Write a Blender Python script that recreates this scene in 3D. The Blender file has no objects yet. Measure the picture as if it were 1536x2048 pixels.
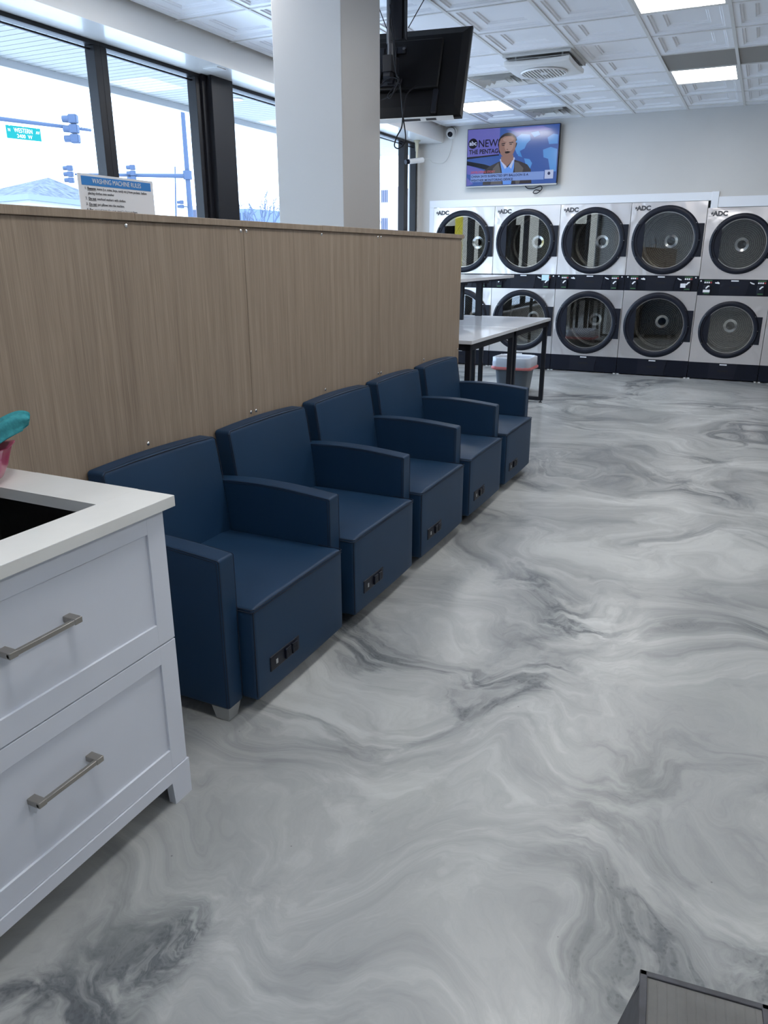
import bpy, bmesh, math, random
from mathutils import Vector, Matrix
random.seed(7)
S = bpy.context.scene
C = bpy.data.collections.new('laundromat'); S.collection.children.link(C)

# ------------------------------------------------------------------ camera
W_, H_, F_ = 1536, 2048, 1517.0
cam_d = bpy.data.cameras.new('camera'); cam = bpy.data.objects.new('camera', cam_d); C.objects.link(cam)
cam_d.sensor_fit = 'VERTICAL'; cam_d.sensor_height = 36; cam_d.lens = F_/H_*36
cam_d.clip_start = .02; cam_d.clip_end = 400
pit = math.atan((1024-510)/F_)
up = Vector((0, math.cos(pit), -math.sin(pit)))
dd = Vector((1532-768, 1024-510, F_)).normalized(); dd = (dd-up*dd.dot(up)).normalized()
xx = dd.cross(up)
if xx.x < 0: xx = -xx
rgt = Vector((xx.x, dd.x, up.x)); upv = Vector((xx.y, dd.y, up.y)); fwd = Vector((xx.z, dd.z, up.z))
M = Matrix.Identity(4)
for i in range(3): M[i][0] = rgt[i]; M[i][1] = upv[i]; M[i][2] = -fwd[i]
M[2][3] = 1.5
cam.matrix_world = M
S.camera = cam
def dep(px, py, d): return Vector((0,0,1.5)) + (rgt*((px-768)/F_) + upv*(-(py-1024)/F_) + fwd)*d

def scr(px, py, y): 
    d = dep(px,py,1)-Vector((0,0,1.5)); return Vector((0,0,1.5))+d*(y/d.y)
# ------------------------------------------------------------------ world, exposure
SKY = 4.0
w = bpy.data.worlds.new('sky'); S.world = w; w.use_nodes = True
bg = w.node_tree.nodes['Background']; bg.inputs[0].default_value = (.57, .76, 1, 1); bg.inputs[1].default_value = SKY
S.view_settings.view_transform = 'Standard'; S.view_settings.look = 'None'; S.view_settings.gamma = 1
S.view_settings.use_curve_mapping = False; S.view_settings.exposure = 0.62
LIGHT_E = 13.0

# ------------------------------------------------------------------ materials
def mat(name, col, rough=.5, metal=0, spec=.5, emis=None, es=0, coat=0, bump=None, var=None):
    m = bpy.data.materials.new(name); m.use_nodes = True; nt = m.node_tree; b = nt.nodes['Principled BSDF']
    b.inputs['Base Color'].default_value = (*col, 1); b.inputs['Roughness'].default_value = rough
    b.inputs['Metallic'].default_value = metal; b.inputs['Specular IOR Level'].default_value = spec
    b.inputs['Coat Weight'].default_value = coat
    if emis: b.inputs['Emission Color'].default_value = (*emis, 1); b.inputs['Emission Strength'].default_value = es
    tc = nt.nodes.new('ShaderNodeTexCoord')
    if bump:
        n = nt.nodes.new('ShaderNodeTexNoise'); n.inputs['Scale'].default_value = bump[0]; n.inputs['Detail'].default_value = 3
        nt.links.new(tc.outputs['Object'], n.inputs['Vector'])
        bp = nt.nodes.new('ShaderNodeBump'); bp.inputs['Strength'].default_value = bump[1]; bp.inputs['Distance'].default_value = bump[2] if len(bump) > 2 else .01
        nt.links.new(n.outputs['Fac'], bp.inputs['Height']); nt.links.new(bp.outputs[0], b.inputs['Normal'])
    if var:
        n = nt.nodes.new('ShaderNodeTexNoise'); n.inputs['Scale'].default_value = var[0]; n.inputs['Detail'].default_value = 5
        nt.links.new(tc.outputs['Object'], n.inputs['Vector'])
        r = nt.nodes.new('ShaderNodeValToRGB'); r.color_ramp.elements[0].position = .3; r.color_ramp.elements[1].position = .7
        r.color_ramp.elements[0].color = (*[c*(1-var[1]) for c in col], 1); r.color_ramp.elements[1].color = (*[min(1, c*(1+var[1])) for c in col], 1)
        nt.links.new(n.outputs['Fac'], r.inputs[0]); nt.links.new(r.outputs[0], b.inputs['Base Color'])
    return m
def N(nt, t, **k):
    n = nt.nodes.new(t)
    for a, v in k.items():
        if a in n.inputs: n.inputs[a].default_value = v
        else: setattr(n, a, v)
    return n
def L(nt, a, b): nt.links.new(a, b)

def floor_material():
    m = bpy.data.materials.new('epoxy_floor'); m.use_nodes = True; nt = m.node_tree; b = nt.nodes['Principled BSDF']
    tc = N(nt, 'ShaderNodeTexCoord')
    def vm(op, a, bb):
        n = N(nt, 'ShaderNodeVectorMath', operation=op)
        for i, v in enumerate((a, bb)):
            if isinstance(v, (tuple, list)): n.inputs[i].default_value = v
            else: L(nt, v, n.inputs[i])
        return n.outputs[0]
    def noise(v, sc, det, dist=0, rough=.5):
        n = N(nt, 'ShaderNodeTexNoise', Scale=sc, Detail=det, Distortion=dist, Roughness=rough); L(nt, v, n.inputs['Vector']); return n
    p = tc.outputs['Object']
    n1 = noise(vm('ADD', p, (3.1,7.7,0)), .75, 2); o1 = vm('MULTIPLY', vm('SUBTRACT', n1.outputs['Color'], (.5,.5,.5)), (2.3,2.3,0)); p1 = vm('ADD', p, o1)
    n2 = noise(p1, 1.5, 4); o2 = vm('MULTIPLY', vm('SUBTRACT', n2.outputs['Color'], (.5,.5,.5)), (.9,.9,0)); p2 = vm('ADD', p1, o2)
    n2b = noise(p, 7, 4); o3 = vm('MULTIPLY', vm('SUBTRACT', n2b.outputs['Color'], (.5,.5,.5)), (.10,.10,0)); p3 = vm('ADD', p2, o3)
    # streaks drawn out along the swirled direction
    def streak(off, sx, sy, sc, det, ro):
        m_ = N(nt, 'ShaderNodeMapping'); m_.inputs['Scale'].default_value = (sx, sy, 1); m_.inputs['Rotation'].default_value = (0,0,.5); m_.inputs['Location'].default_value = off
        L(nt, p3, m_.inputs[0]); return noise(m_.outputs[0], sc, det, .25, ro)
    s1 = streak((0,0,0), 1.0, 2.1, 1.1, 10, .62); s2_ = streak((4,9,0), 1.0, 3.2, 3.0, 9, .70)
    big_ = noise(vm('ADD', p1, (5,1,0)), .8, 3, .3)
    def math2(op, a, bb):
        n = N(nt, 'ShaderNodeMath', operation=op)
        for i, v in enumerate((a, bb)):
            if isinstance(v, float): n.inputs[i].default_value = v
            else: L(nt, v, n.inputs[i])
        return n.outputs[0]
    mixv = math2('ADD', math2('ADD', math2('MULTIPLY', s1.outputs['Fac'], .50), math2('MULTIPLY', s2_.outputs['Fac'], .28)), math2('MULTIPLY', big_.outputs['Fac'], .37))
    r = N(nt, 'ShaderNodeValToRGB'); cr = r.color_ramp
    pts = [(.38, (.14,.148,.15)), (.46, (.235,.243,.243)), (.525, (.335,.342,.336)), (.585, (.40,.407,.397)), (.65, (.50,.507,.493)), (.74, (.62,.627,.61))]
    cr.elements[0].position = pts[0][0]; cr.elements[0].color = (*pts[0][1], 1); cr.elements[1].position = pts[-1][0]; cr.elements[1].color = (*pts[-1][1], 1)
    for q, c in pts[1:-1]: e = cr.elements.new(q); e.color = (*c, 1)
    L(nt, mixv, r.inputs[0])
    # dark feathered wisps where a masked ridge passes
    n5 = streak((-3.3,5.1,0), 1.0, 2.2, .9, 8, .62)
    a2 = math2('ABSOLUTE', math2('SUBTRACT', n5.outputs['Fac'], .48), 0.0)
    mask = noise(vm('ADD', p1, (11, 3, 0)), 1.0, 3)
    mk = N(nt, 'ShaderNodeMapRange'); L(nt, mask.outputs['Fac'], mk.inputs[0]); mk.inputs[1].default_value = .47; mk.inputs[2].default_value = .62
    mr2 = N(nt, 'ShaderNodeMapRange'); L(nt, a2, mr2.inputs[0]); mr2.inputs[1].default_value = 0; mr2.inputs[2].default_value = .075; mr2.inputs[3].default_value = .95; mr2.inputs[4].default_value = 0
    mx2 = N(nt, 'ShaderNodeMixRGB'); mx2.inputs[2].default_value = (.105,.115,.125,1); L(nt, math2('MULTIPLY', mk.outputs[0], mr2.outputs[0]), mx2.inputs[0]); L(nt, r.outputs[0], mx2.inputs[1])
    # pocked bubbles inside the darkest smudges
    vb = N(nt, 'ShaderNodeTexVoronoi', Scale=70.0); L(nt, p, vb.inputs['Vector'])
    mb_ = N(nt, 'ShaderNodeMapRange'); L(nt, vb.outputs['Distance'], mb_.inputs[0]); mb_.inputs[1].default_value = .25; mb_.inputs[2].default_value = .4; mb_.inputs[3].default_value = .35; mb_.inputs[4].default_value = 0
    dm_ = N(nt, 'ShaderNodeMapRange'); L(nt, math2('MULTIPLY', mk.outputs[0], mr2.outputs[0]), dm_.inputs[0]); dm_.inputs[1].default_value = .45; dm_.inputs[2].default_value = .7
    mxb = N(nt, 'ShaderNodeMixRGB'); mxb.inputs[2].default_value = (.07,.075,.085,1); L(nt, math2('MULTIPLY', mb_.outputs[0], dm_.outputs[0]), mxb.inputs[0]); L(nt, mx2.outputs[0], mxb.inputs[1]); mx2 = mxb
    # dust specks
    vz = N(nt, 'ShaderNodeTexVoronoi', Scale=9.0); L(nt, p, vz.inputs['Vector'])
    mr3 = N(nt, 'ShaderNodeMapRange'); L(nt, vz.outputs['Distance'], mr3.inputs[0]); mr3.inputs[1].default_value = .018; mr3.inputs[2].default_value = .03; mr3.inputs[3].default_value = .6; mr3.inputs[4].default_value = 0
    mx3 = N(nt, 'ShaderNodeMixRGB'); mx3.inputs[2].default_value = (.1,.1,.1,1); L(nt, mr3.outputs[0], mx3.inputs[0]); L(nt, mx2.outputs[0], mx3.inputs[1])
    L(nt, mx3.outputs[0], b.inputs['Base Color'])
    b.inputs['Roughness'].default_value = .3; b.inputs['Specular IOR Level'].default_value = .36
    bn = noise(p, 3.5, 3); bp = N(nt, 'ShaderNodeBump', Strength=.12, Distance=.01); L(nt, bn.outputs['Fac'], bp.inputs['Height']); L(nt, bp.outputs[0], b.inputs['Normal'])
    return m

def wood_material():
    m = bpy.data.materials.new('oak_laminate'); m.use_nodes = True; nt = m.node_tree; b = nt.nodes['Principled BSDF']
    tc = N(nt, 'ShaderNodeTexCoord')
    mp = N(nt, 'ShaderNodeMapping'); mp.inputs['Scale'].default_value = (6, 17, .42); L(nt, tc.outputs['Object'], mp.inputs[0])
    n = N(nt, 'ShaderNodeTexNoise', Scale=1.6, Detail=5, Roughness=.6, Distortion=.6); L(nt, mp.outputs[0], n.inputs['Vector'])
    mp2 = N(nt, 'ShaderNodeMapping'); mp2.inputs['Scale'].default_value = (30, 260, 4); L(nt, tc.outputs['Object'], mp2.inputs[0])
    n2 = N(nt, 'ShaderNodeTexNoise', Scale=1.5, Detail=3); L(nt, mp2.outputs[0], n2.inputs['Vector'])
    ad = N(nt, 'ShaderNodeMixRGB', blend_type='MIX'); ad.inputs[0].default_value = .5; L(nt, n.outputs['Fac'], ad.inputs[1]); L(nt, n2.outputs['Fac'], ad.inputs[2])
    r = N(nt, 'ShaderNodeValToRGB'); e = r.color_ramp.elements; e[0].position = .3; e[1].position = .7
    e[0].color = (.20,.150,.108,1); e[1].color = (.40,.315,.235,1); q = r.color_ramp.elements.new(.5); q.color = (.30,.231,.17,1)
    L(nt, ad.outputs[0], r.inputs[0]); L(nt, r.outputs[0], b.inputs['Base Color']); b.inputs['Roughness'].default_value = .5
    bp = N(nt, 'ShaderNodeBump', Strength=.15, Distance=.002); L(nt, n2.outputs['Fac'], bp.inputs['Height']); L(nt, bp.outputs[0], b.inputs['Normal'])
    return m

def glass_material(name, ior=1.45, tint=(1,1,1), rough=0.0, boost=1.0):
    m = bpy.data.materials.new(name); m.use_nodes = True; nt = m.node_tree
    for n in list(nt.nodes): nt.nodes.remove(n)
    out = N(nt, 'ShaderNodeOutputMaterial'); tr = N(nt, 'ShaderNodeBsdfTransparent'); tr.inputs[0].default_value = (*tint, 1)
    gl = N(nt, 'ShaderNodeBsdfGlossy'); gl.inputs['Roughness'].default_value = rough
    lw = N(nt, 'ShaderNodeLayerWeight'); lw.inputs[0].default_value = .5; r0 = ((ior-1)/(ior+1))**2*2
    pw = N(nt, 'ShaderNodeMath', operation='POWER'); L(nt, lw.outputs['Facing'], pw.inputs[0]); pw.inputs[1].default_value = 5
    ma_ = N(nt, 'ShaderNodeMath', operation='MULTIPLY_ADD'); L(nt, pw.outputs[0], ma_.inputs[0]); ma_.inputs[1].default_value = 1-r0; ma_.inputs[2].default_value = r0
    mu = N(nt, 'ShaderNodeMath', operation='MULTIPLY'); mu.use_clamp = True; L(nt, ma_.outputs[0], mu.inputs[0]); mu.inputs[1].default_value = boost
    mx = N(nt, 'ShaderNodeMixShader'); L(nt, mu.outputs[0], mx.inputs[0]); L(nt, tr.outputs[0], mx.inputs[1]); L(nt, gl.outputs[0], mx.inputs[2]); L(nt, mx.outputs[0], out.inputs[0])
    return m

def steel_material():
    m = mat('brushed_steel', (.86,.82,.82), .3, 1); nt = m.node_tree; b = nt.nodes['Principled BSDF']
    tc = N(nt, 'ShaderNodeTexCoord')
    n = N(nt, 'ShaderNodeTexNoise', Scale=2.2, Detail=2, Distortion=1.2); L(nt, tc.outputs['Object'], n.inputs['Vector'])
    bp = N(nt, 'ShaderNodeBump', Strength=.55, Distance=.03); L(nt, n.outputs['Fac'], bp.inputs['Height'])
    mp = N(nt, 'ShaderNodeMapping'); mp.inputs['Scale'].default_value = (2, 2, 300); L(nt, tc.outputs['Object'], mp.inputs[0])
    n2 = N(nt, 'ShaderNodeTexNoise', Scale=1.0, Detail=2); L(nt, mp.outputs[0], n2.inputs['Vector'])
    bp2 = N(nt, 'ShaderNodeBump', Strength=.08, Distance=.002); L(nt, n2.outputs['Fac'], bp2.inputs['Height']); L(nt, bp.outputs[0], bp2.inputs['Normal']); L(nt, bp2.outputs[0], b.inputs['Normal'])
    return m

def drum_disc_material():
    m = mat('perforated_steel', (.4,.39,.36), .35, .8); nt = m.node_tree; b = nt.nodes['Principled BSDF']
    tc = N(nt, 'ShaderNodeTexCoord')
    # rings around the local y axis through the disc centre, centred by the object's own origin
    wv = N(nt, 'ShaderNodeTexWave', wave_type='RINGS', rings_direction='Y', Scale=14.0, Distortion=.6, Detail=2); L(nt, tc.outputs['Object'], wv.inputs['Vector'])
    vo = N(nt, 'ShaderNodeTexVoronoi', Scale=60.0); L(nt, tc.outputs['Object'], vo.inputs['Vector'])
    mr = N(nt, 'ShaderNodeMapRange'); L(nt, vo.outputs['Distance'], mr.inputs[0]); mr.inputs[1].default_value = .2; mr.inputs[2].default_value = .4
    mu = N(nt, 'ShaderNodeMath', operation='MULTIPLY'); L(nt, wv.outputs['Fac'], mu.inputs[0]); L(nt, mr.outputs[0], mu.inputs[1])
    r = N(nt, 'ShaderNodeValToRGB'); r.color_ramp.elements[0].color = (.07,.07,.065,1); r.color_ramp.elements[1].color = (.27,.265,.24,1)
    r.color_ramp.elements[0].position = .25
    L(nt, mu.outputs[0], r.inputs[0]); L(nt, r.outputs[0], b.inputs['Base Color'])
    return m

MT = dict(
    floor=floor_material(), wood=wood_material(), steel=steel_material(), disc=drum_disc_material(),
    wall=mat('wall_paint', (.60,.585,.56), .6, var=(1.5,.03), bump=(60,.08,.002)),
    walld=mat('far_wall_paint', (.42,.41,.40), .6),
    column=mat('column_paint', (.45,.44,.43), .42, bump=(90,.12,.002)),
    soffit=mat('soffit_gloss_paint', (.72,.71,.69), .3, coat=.25),
    ceil=mat('ceiling_tile_vinyl', (.88,.89,.92), .35),
    grid=mat('ceiling_grid_white', (.72,.71,.69), .45),
    trimw=mat('white_trim_paint', (.82,.84,.88), .45),
    black=mat('black_metal', (.006,.007,.012), .45, spec=.3),
    blackp=mat('black_plastic', (.007,.009,.018), .42, spec=.3, bump=(120,.05,.001)),
    band=mat('control_band_black', (.004,.006,.014), .4, spec=.25),
    bronze=mat('dark_anodised_frame', (.010,.010,.013), .4, spec=.35),
    glass=glass_material('window_glass', boost=.12), dglass=glass_material('dryer_door_glass', 1.5, (.93,.93,.92), 0, 1.3),
    vinyl=mat('navy_vinyl', (.0095,.036,.082), .50, spec=.33, bump=(350,.08,.001), var=(3,.06)),
    thread=mat('navy_stitching', (.004,.012,.03), .7),
    alu=mat('silver_painted_metal', (.42,.43,.43), .35, .4),
    chrome=mat('polished_chrome', (.8,.8,.8), .12, 1),
    nickel=mat('brushed_nickel', (.36,.34,.31), .32, .9, bump=(200,.05,.001)),
    quartz=mat('white_quartz', (.76,.76,.73), .25, var=(6,.035)),
    cab=mat('white_lacquer', (.70,.73,.80), .38, var=(4,.02)),
    sink=mat('black_composite_sink', (.012,.012,.012), .4, bump=(150,.1,.001), var=(90,.4)),
    top=mat('table_laminate_white', (.72,.73,.76), .22, coat=.3, var=(2,.03)),
    pink=mat('pink_plastic', (.42,.05,.14), .3, coat=.3), teal=mat('teal_cloth', (.05,.33,.36), .9, bump=(180,.5,.003), var=(70,.2)),
    white=mat('white_plastic', (.75,.75,.74), .35), cloth=mat('white_cloth', (.8,.8,.82), .9),
    bin=mat('grey_bin_plastic', (.10,.12,.145), .45), bag=mat('clear_bin_liner', (.62,.66,.74), .25), ribbon=mat('red_drawstring', (.75,.22,.22), .5),
    diff=mat('light_diffuser', (1,1,1), .5, emis=(1,.99,.97), es=LIGHT_E),
    louv=mat('brown_grey_grille', (.34,.32,.29), .6), dark=mat('dark_gap', (.01,.01,.012), .8),
    led_g=mat('green_print', (.05,.16,.06), .5), led_w=mat('white_print', (.85,.87,.9), .5), led_r=mat('red_print', (.4,.05,.06), .5),
    logo=mat('dark_badge', (.09,.09,.1), .35, .3), paper=mat('paper_white', (.78,.79,.82), .7), note=mat('pale_blue_note', (.55,.78,.82), .7),
    pblue=mat('header_blue', (.03,.22,.60), .6), ink=mat('print_ink', (.03,.03,.04), .7),
    grey_tv=mat('tv_back_plastic', (.003,.003,.004), .5, spec=.25, bump=(300,.1,.001)),
    stool_t=mat('stool_ribbed_rubber', (.15,.148,.14), .75, var=(14,.18)), stool=mat('stool_black_plastic', (.055,.056,.066), .5, var=(25,.3)),
    # outdoors; bluish haze is mixed into the steel, bark and distant building colours
    eave=mat('white_beadboard', (.42,.42,.40), .5), asphalt=mat('street_asphalt_snowy', (.68,.70,.74), .8, var=(.2,.15)),
    haze=mat('hazed_blue_steel', (.065,.09,.15), .6, spec=.2), sgreen=mat('street_sign_green', (.0,.17,.15), .6, spec=.2), swhite=mat('street_sign_white', (.8,.82,.85), .4),
    roof=mat('snowy_shingles', (.12,.135,.17), .8, spec=.1, var=(2.5,.45)), rooff=mat('white_fascia', (.17,.20,.25), .6), brick=mat('pink_brick', (.33,.24,.245), .8),
    bark=mat('bare_tree_bark', (.10,.125,.19), .9), far=mat('distant_building', (.13,.17,.25), .8), farb=mat('distant_brick', (.34,.28,.30), .8),
    beige=mat('beige_render', (.62,.52,.40), .8), red=mat('red_sign_paint', (.6,.03,.06), .5), yellow=mat('yellow_post_paint', (.75,.55,.02), .5), car=mat('silver_car_paint', (.35,.38,.42), .3, .5),
    ivory=mat('ivory_plastic', (.62,.57,.42), .4), pvc=mat('cable_white', (.6,.6,.58), .5),
)
def emat(name, col, s=.5): return mat(name, tuple(c*.15 for c in col), .15, emis=col, es=s)

# ------------------------------------------------------------------ mesh helpers
ORG = {}
def link(name, me, m, parent=None):
    o = bpy.data.objects.new(name, me); C.objects.link(o)
    if m is not None: me.materials.append(m)
    if parent is not None:
        o.parent = parent; org = ORG.get(parent.name, Vector((0,0,0))); ORG[o.name] = org
        if org.length: me.transform(Matrix.Translation(-org))
    return o
def obj(name, bm, m, parent=None, smooth=False, at=None):
    bmesh.ops.recalc_face_normals(bm, faces=bm.faces)
    me = bpy.data.meshes.new(name); bm.to_mesh(me); bm.free()
    if smooth:
        for p in me.polygons: p.use_smooth = True
        if smooth != 'all': me.set_sharp_from_angle(angle=math.radians(38))
    o = link(name, me, m, parent)
    if at is not None:      # put the object's own origin at this point (same frame as the vertices)
        a = Vector(at) - ORG.get(parent.name, Vector()) if parent else Vector(at)
        me.transform(Matrix.Translation(-a)); o.location = a
        ORG[o.name] = ORG.get(o.name, Vector()) + a
    return o
def thing(name, label, cat, loc=(0,0,0), group=None, local=False, rz=0):
    o = bpy.data.objects.new(name, None); C.objects.link(o); o.location = loc; o.rotation_euler = (0,0,rz)
    o.empty_display_size = .05
    o['label'] = label; o['category'] = cat
    if group: o['group'] = group
    if not local: ORG[o.name] = Vector(loc)
    return o
def tag(o, label, cat, group=None):
    o['label'] = label; o['category'] = cat
    if group: o['group'] = group
    return o
def struct(o): o['kind'] = 'structure'; return o
def dup(root, loc, label, group=None):
    r = root.copy(); C.objects.link(r); r.location = loc; r['label'] = label
    if group: r['group'] = group
    def rec(a, b):
        for ch in list(a.children):
            c = ch.copy(); C.objects.link(c); c.parent = b; rec(ch, c)
    rec(root, r)
    return r
def nb(): return bmesh.new()
def box(bm, x0, x1, y0, y1, z0, z1, bev=0, seg=2):
    t = bmesh.new(); bmesh.ops.create_cube(t, size=1)
    for v in t.verts: v.co = Vector(((x0+x1)/2+v.co.x*(x1-x0), (y0+y1)/2+v.co.y*(y1-y0), (z0+z1)/2+v.co.z*(z1-z0)))
    if bev: bmesh.ops.bevel(t, geom=t.edges[:], offset=bev, segments=seg, affect='EDGES', profile=.5)
    merge(bm, t); return bm
def merge(bm, t, mtx=None):
    if mtx is not None: t.transform(mtx)
    me = bpy.data.meshes.new('tmp'); t.to_mesh(me); t.free(); bm.from_mesh(me); bpy.data.meshes.remove(me); return bm
def cyl(bm, p, q, r, r2=None, n=20, caps=True):
    p, q = Vector(p), Vector(q); d = q-p; t = bmesh.new()
    bmesh.ops.create_cone(t, cap_ends=caps, segments=n, radius1=r, radius2=r if r2 is None else r2, depth=d.length)
    mt = Matrix.Translation((p+q)/2) @ d.to_track_quat('Z','Y').to_matrix().to_4x4()
    return merge(bm, t, mt)
def tube(bm, pts, r, n=8):
    pts = [Vector(p) for p in pts]; rings = []
    prev = None
    for i, p in enumerate(pts):
        d = (pts[min(i+1, len(pts)-1)] - pts[max(i-1, 0)]).normalized()
        a = d.cross(Vector((0,0,1))) if prev is None else prev - d*prev.dot(d)
        if a.length < 1e-4: a = d.cross(Vector((1,0,0)))
        a.normalize(); prev = a; b = d.cross(a)
        rings.append([bm.verts.new(p + a*r*math.cos(2*math.pi*k/n) + b*r*math.sin(2*math.pi*k/n)) for k in range(n)])
    for i in range(len(rings)-1):
        for k in range(n): bm.faces.new((rings[i][k], rings[i][(k+1)%n], rings[i+1][(k+1)%n], rings[i+1][k]))
    bm.faces.new(rings[0][::-1]); bm.faces.new(rings[-1]); return bm
def spline(ps, k=8):
    ps = [Vector(p) for p in ps]; out = []
    for i in range(len(ps)-1):
        p0, p1, p2, p3 = ps[max(i-1,0)], ps[i], ps[i+1], ps[min(i+2, len(ps)-1)]
        for j in range(k):
            t = j/k; out.append(.5*((2*p1)+(p2-p0)*t+(2*p0-5*p1+4*p2-p3)*t*t+(3*p1-p0-3*p2+p3)*t**3))
    return out+[ps[-1]]
def prism(bm, poly, axis, a, b):
    """polygon in the plane perpendicular to axis ('x': (y,z), 'y': (x,z), 'z': (x,y)), from a to b"""
    def P(u, v, c): return {'x': (c,u,v), 'y': (u,c,v), 'z': (u,v,c)}[axis]
    A = [bm.verts.new(P(u,v,a)) for u,v in poly]; B = [bm.verts.new(P(u,v,b)) for u,v in poly]
    bm.faces.new(A[::-1]); bm.faces.new(B); n = len(poly)
    for i in range(n): bm.faces.new((A[i], A[(i+1)%n], B[(i+1)%n], B[i]))
    return bm
def lathe(bm, prof, c, axis='z', n=48, close=False):
    """profile of (radius, height) about an axis through c"""
    c = Vector(c); rings = []
    for r, h in prof:
        ring = []
        for k in range(n):
            t = 2*math.pi*k/n; u, v = r*math.cos(t), r*math.sin(t)
            ring.append(bm.verts.new(c + Vector({'z': (u,v,h), 'y': (u,h,v), 'x': (h,u,v)}[axis])))
        rings.append(ring)
    for i in range(len(rings)-1+(1 if close else 0)):
        a, b = rings[i], rings[(i+1)%len(rings)]
        for k in range(n): bm.faces.new((a[k], a[(k+1)%n], b[(k+1)%n], b[k]))
    if not close:
        if prof[0][0] > 1e-5 and prof[0][0] < 1e5: pass
    return bm
def disc(bm, c, r, axis='y', n=48):
    c = Vector(c); vs = []
    for k in range(n):
        t = 2*math.pi*k/n; u, v = r*math.cos(t), r*math.sin(t)
        vs.append(bm.verts.new(c + Vector({'z': (u,v,0), 'y': (u,0,v), 'x': (0,u,v)}[axis])))
    bm.faces.new(vs); return bm
def soft(bm, x0, x1, y0, y1, z0, z1, r, n=10, warp=None):
    """rounded upholstered block; warp(u,v,w,p) shifts a point (u,v,w in -1..1)"""
    def coords(a, b):
        L_ = [a, a+r*.15, a+r*.4, a+r*.7, a+r]; R_ = [b-r, b-r*.7, b-r*.4, b-r*.15, b]
        mid = [a+r+(b-a-2*r)*i/n for i in range(1, n)]
        return L_+mid+R_
    X, Y, Z = coords(x0,x1), coords(y0,y1), coords(z0,z1); V = {}
    def vert(i, j, k):
        key = (i,j,k)
        if key not in V:
            p = Vector((X[i],Y[j],Z[k]))
            q = Vector((min(max(p.x,x0+r),x1-r), min(max(p.y,y0+r),y1-r), min(max(p.z,z0+r),z1-r)))
            d = p-q
            if d.length > 1e-9:
                # sides stay flat: only corners and edges are rounded
                p = q + d.normalized()*r
            if warp:
                u, v, w_ = [2*(a-b)/(c-b)-1 for a,b,c in ((p.x,x0,x1),(p.y,y0,y1),(p.z,z0,z1))]
                p = warp(u, v, w_, p)
            V[key] = bm.verts.new(p)
        return V[key]
    a, b, c = len(X)-1, len(Y)-1, len(Z)-1
    for i in range(a):
        for j in range(b):
            for k in (0, c): bm.faces.new((vert(i,j,k), vert(i+1,j,k), vert(i+1,j+1,k), vert(i,j+1,k)))
    for i in range(a):
        for k in range(c):
            for j in (0, b): bm.faces.new((vert(i,j,k), vert(i+1,j,k), vert(i+1,j,k+1), vert(i,j,k+1)))
    for j in range(b):
        for k in range(c):
            for i in (0, a): bm.faces.new((vert(i,j,k), vert(i,j+1,k), vert(i,j+1,k+1), vert(i,j,k+1)))
    return bm
def text(name, body, size, o, right, upd, m, parent, align='LEFT', depth=.0008, bold=0, sx=1.0, shear=0):
    cu = bpy.data.curves.new('t', 'FONT'); cu.body = body; cu.size = size; cu.extrude = depth; cu.align_x = align; cu.offset = bold; cu.shear = shear
    cu.resolution_u = 3
    t = bpy.data.objects.new('t', cu); C.objects.link(t); bpy.context.view_layer.update()
    me = bpy.data.meshes.new_from_object(t.evaluated_get(bpy.context.evaluated_depsgraph_get()))
    bpy.data.objects.remove(t); me.name = name; me.materials.clear()
    r, u = Vector(right).normalized(), Vector(upd).normalized(); n_ = r.cross(u)
    mt = Matrix.Identity(4)
    for i in range(3): mt[i][0] = r[i]*sx; mt[i][1] = u[i]; mt[i][2] = n_[i]; mt[i][3] = o[i]
    me.transform(mt)
    return link(name, me, m, parent)
def frame_pts(o, r, u, pts): return [Vector(o)+Vector(r)*a+Vector(u)*b for a,b in pts]
def slab(bm, pts, nrm, t):
    """planar polygon with thickness t behind it"""
    A = [bm.verts.new(p) for p in pts]; B = [bm.verts.new(Vector(p)-Vector(nrm)*t) for p in pts]; n = len(A)
    bm.faces.new(A); bm.faces.new(B[::-1])
    for i in range(n): bm.faces.new((A[i], A[(i+1)%n], B[(i+1)%n], B[i]))
    return bm

# ================================================================== THE SETTING
CZ, YB, XL, XR, YF = 3.12, 10.52, -4.5, 4.6, -3.2
struct(obj('floor', box(nb(), XL-.1, XR+.1, YF-.1, 11.7, -.1, 0), MT['floor']))
# back wall, open behind the dryers
bm = nb(); box(bm, XL-.1, XR+.1, YB, YB+.15, 2.13, 3.5); box(bm, XL-.1, -4.26, YB, YB+.15, 0, 2.13); box(bm, -.66, XR+.1, YB, YB+.15, 2.05, 2.13); box(bm, XL-.1, XR+.1, 11.6, 11.7, 0, 3.3); box(bm, 3.5, XR+.1, YB, YB+.15, 0, 2.2)
struct(obj('wall_back', bm, MT['wall']))
bm = nb(); box(bm, -4.31, -.6, YB-.014, YB+.004, 2.118, 2.212, .002); box(bm, -4.31, -4.245, YB-.014, YB+.004, 0, 2.118, .002)
struct(obj('trim_1', bm, MT['trimw']))
bm = nb(); box(bm, -.68, -.6, YB-.018, YB+.004, 2.03, 2.216, .002); box(bm, -.598, 3.6, YB-.014, YB+.004, 2.04, 2.158, .002)
struct(obj('trim_2', bm, MT['trimw']))
struct(obj('wall_right', box(nb(), XR, XR+.1, YF-.1, 11.7, 0, 3.5), MT['walld']))
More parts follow.
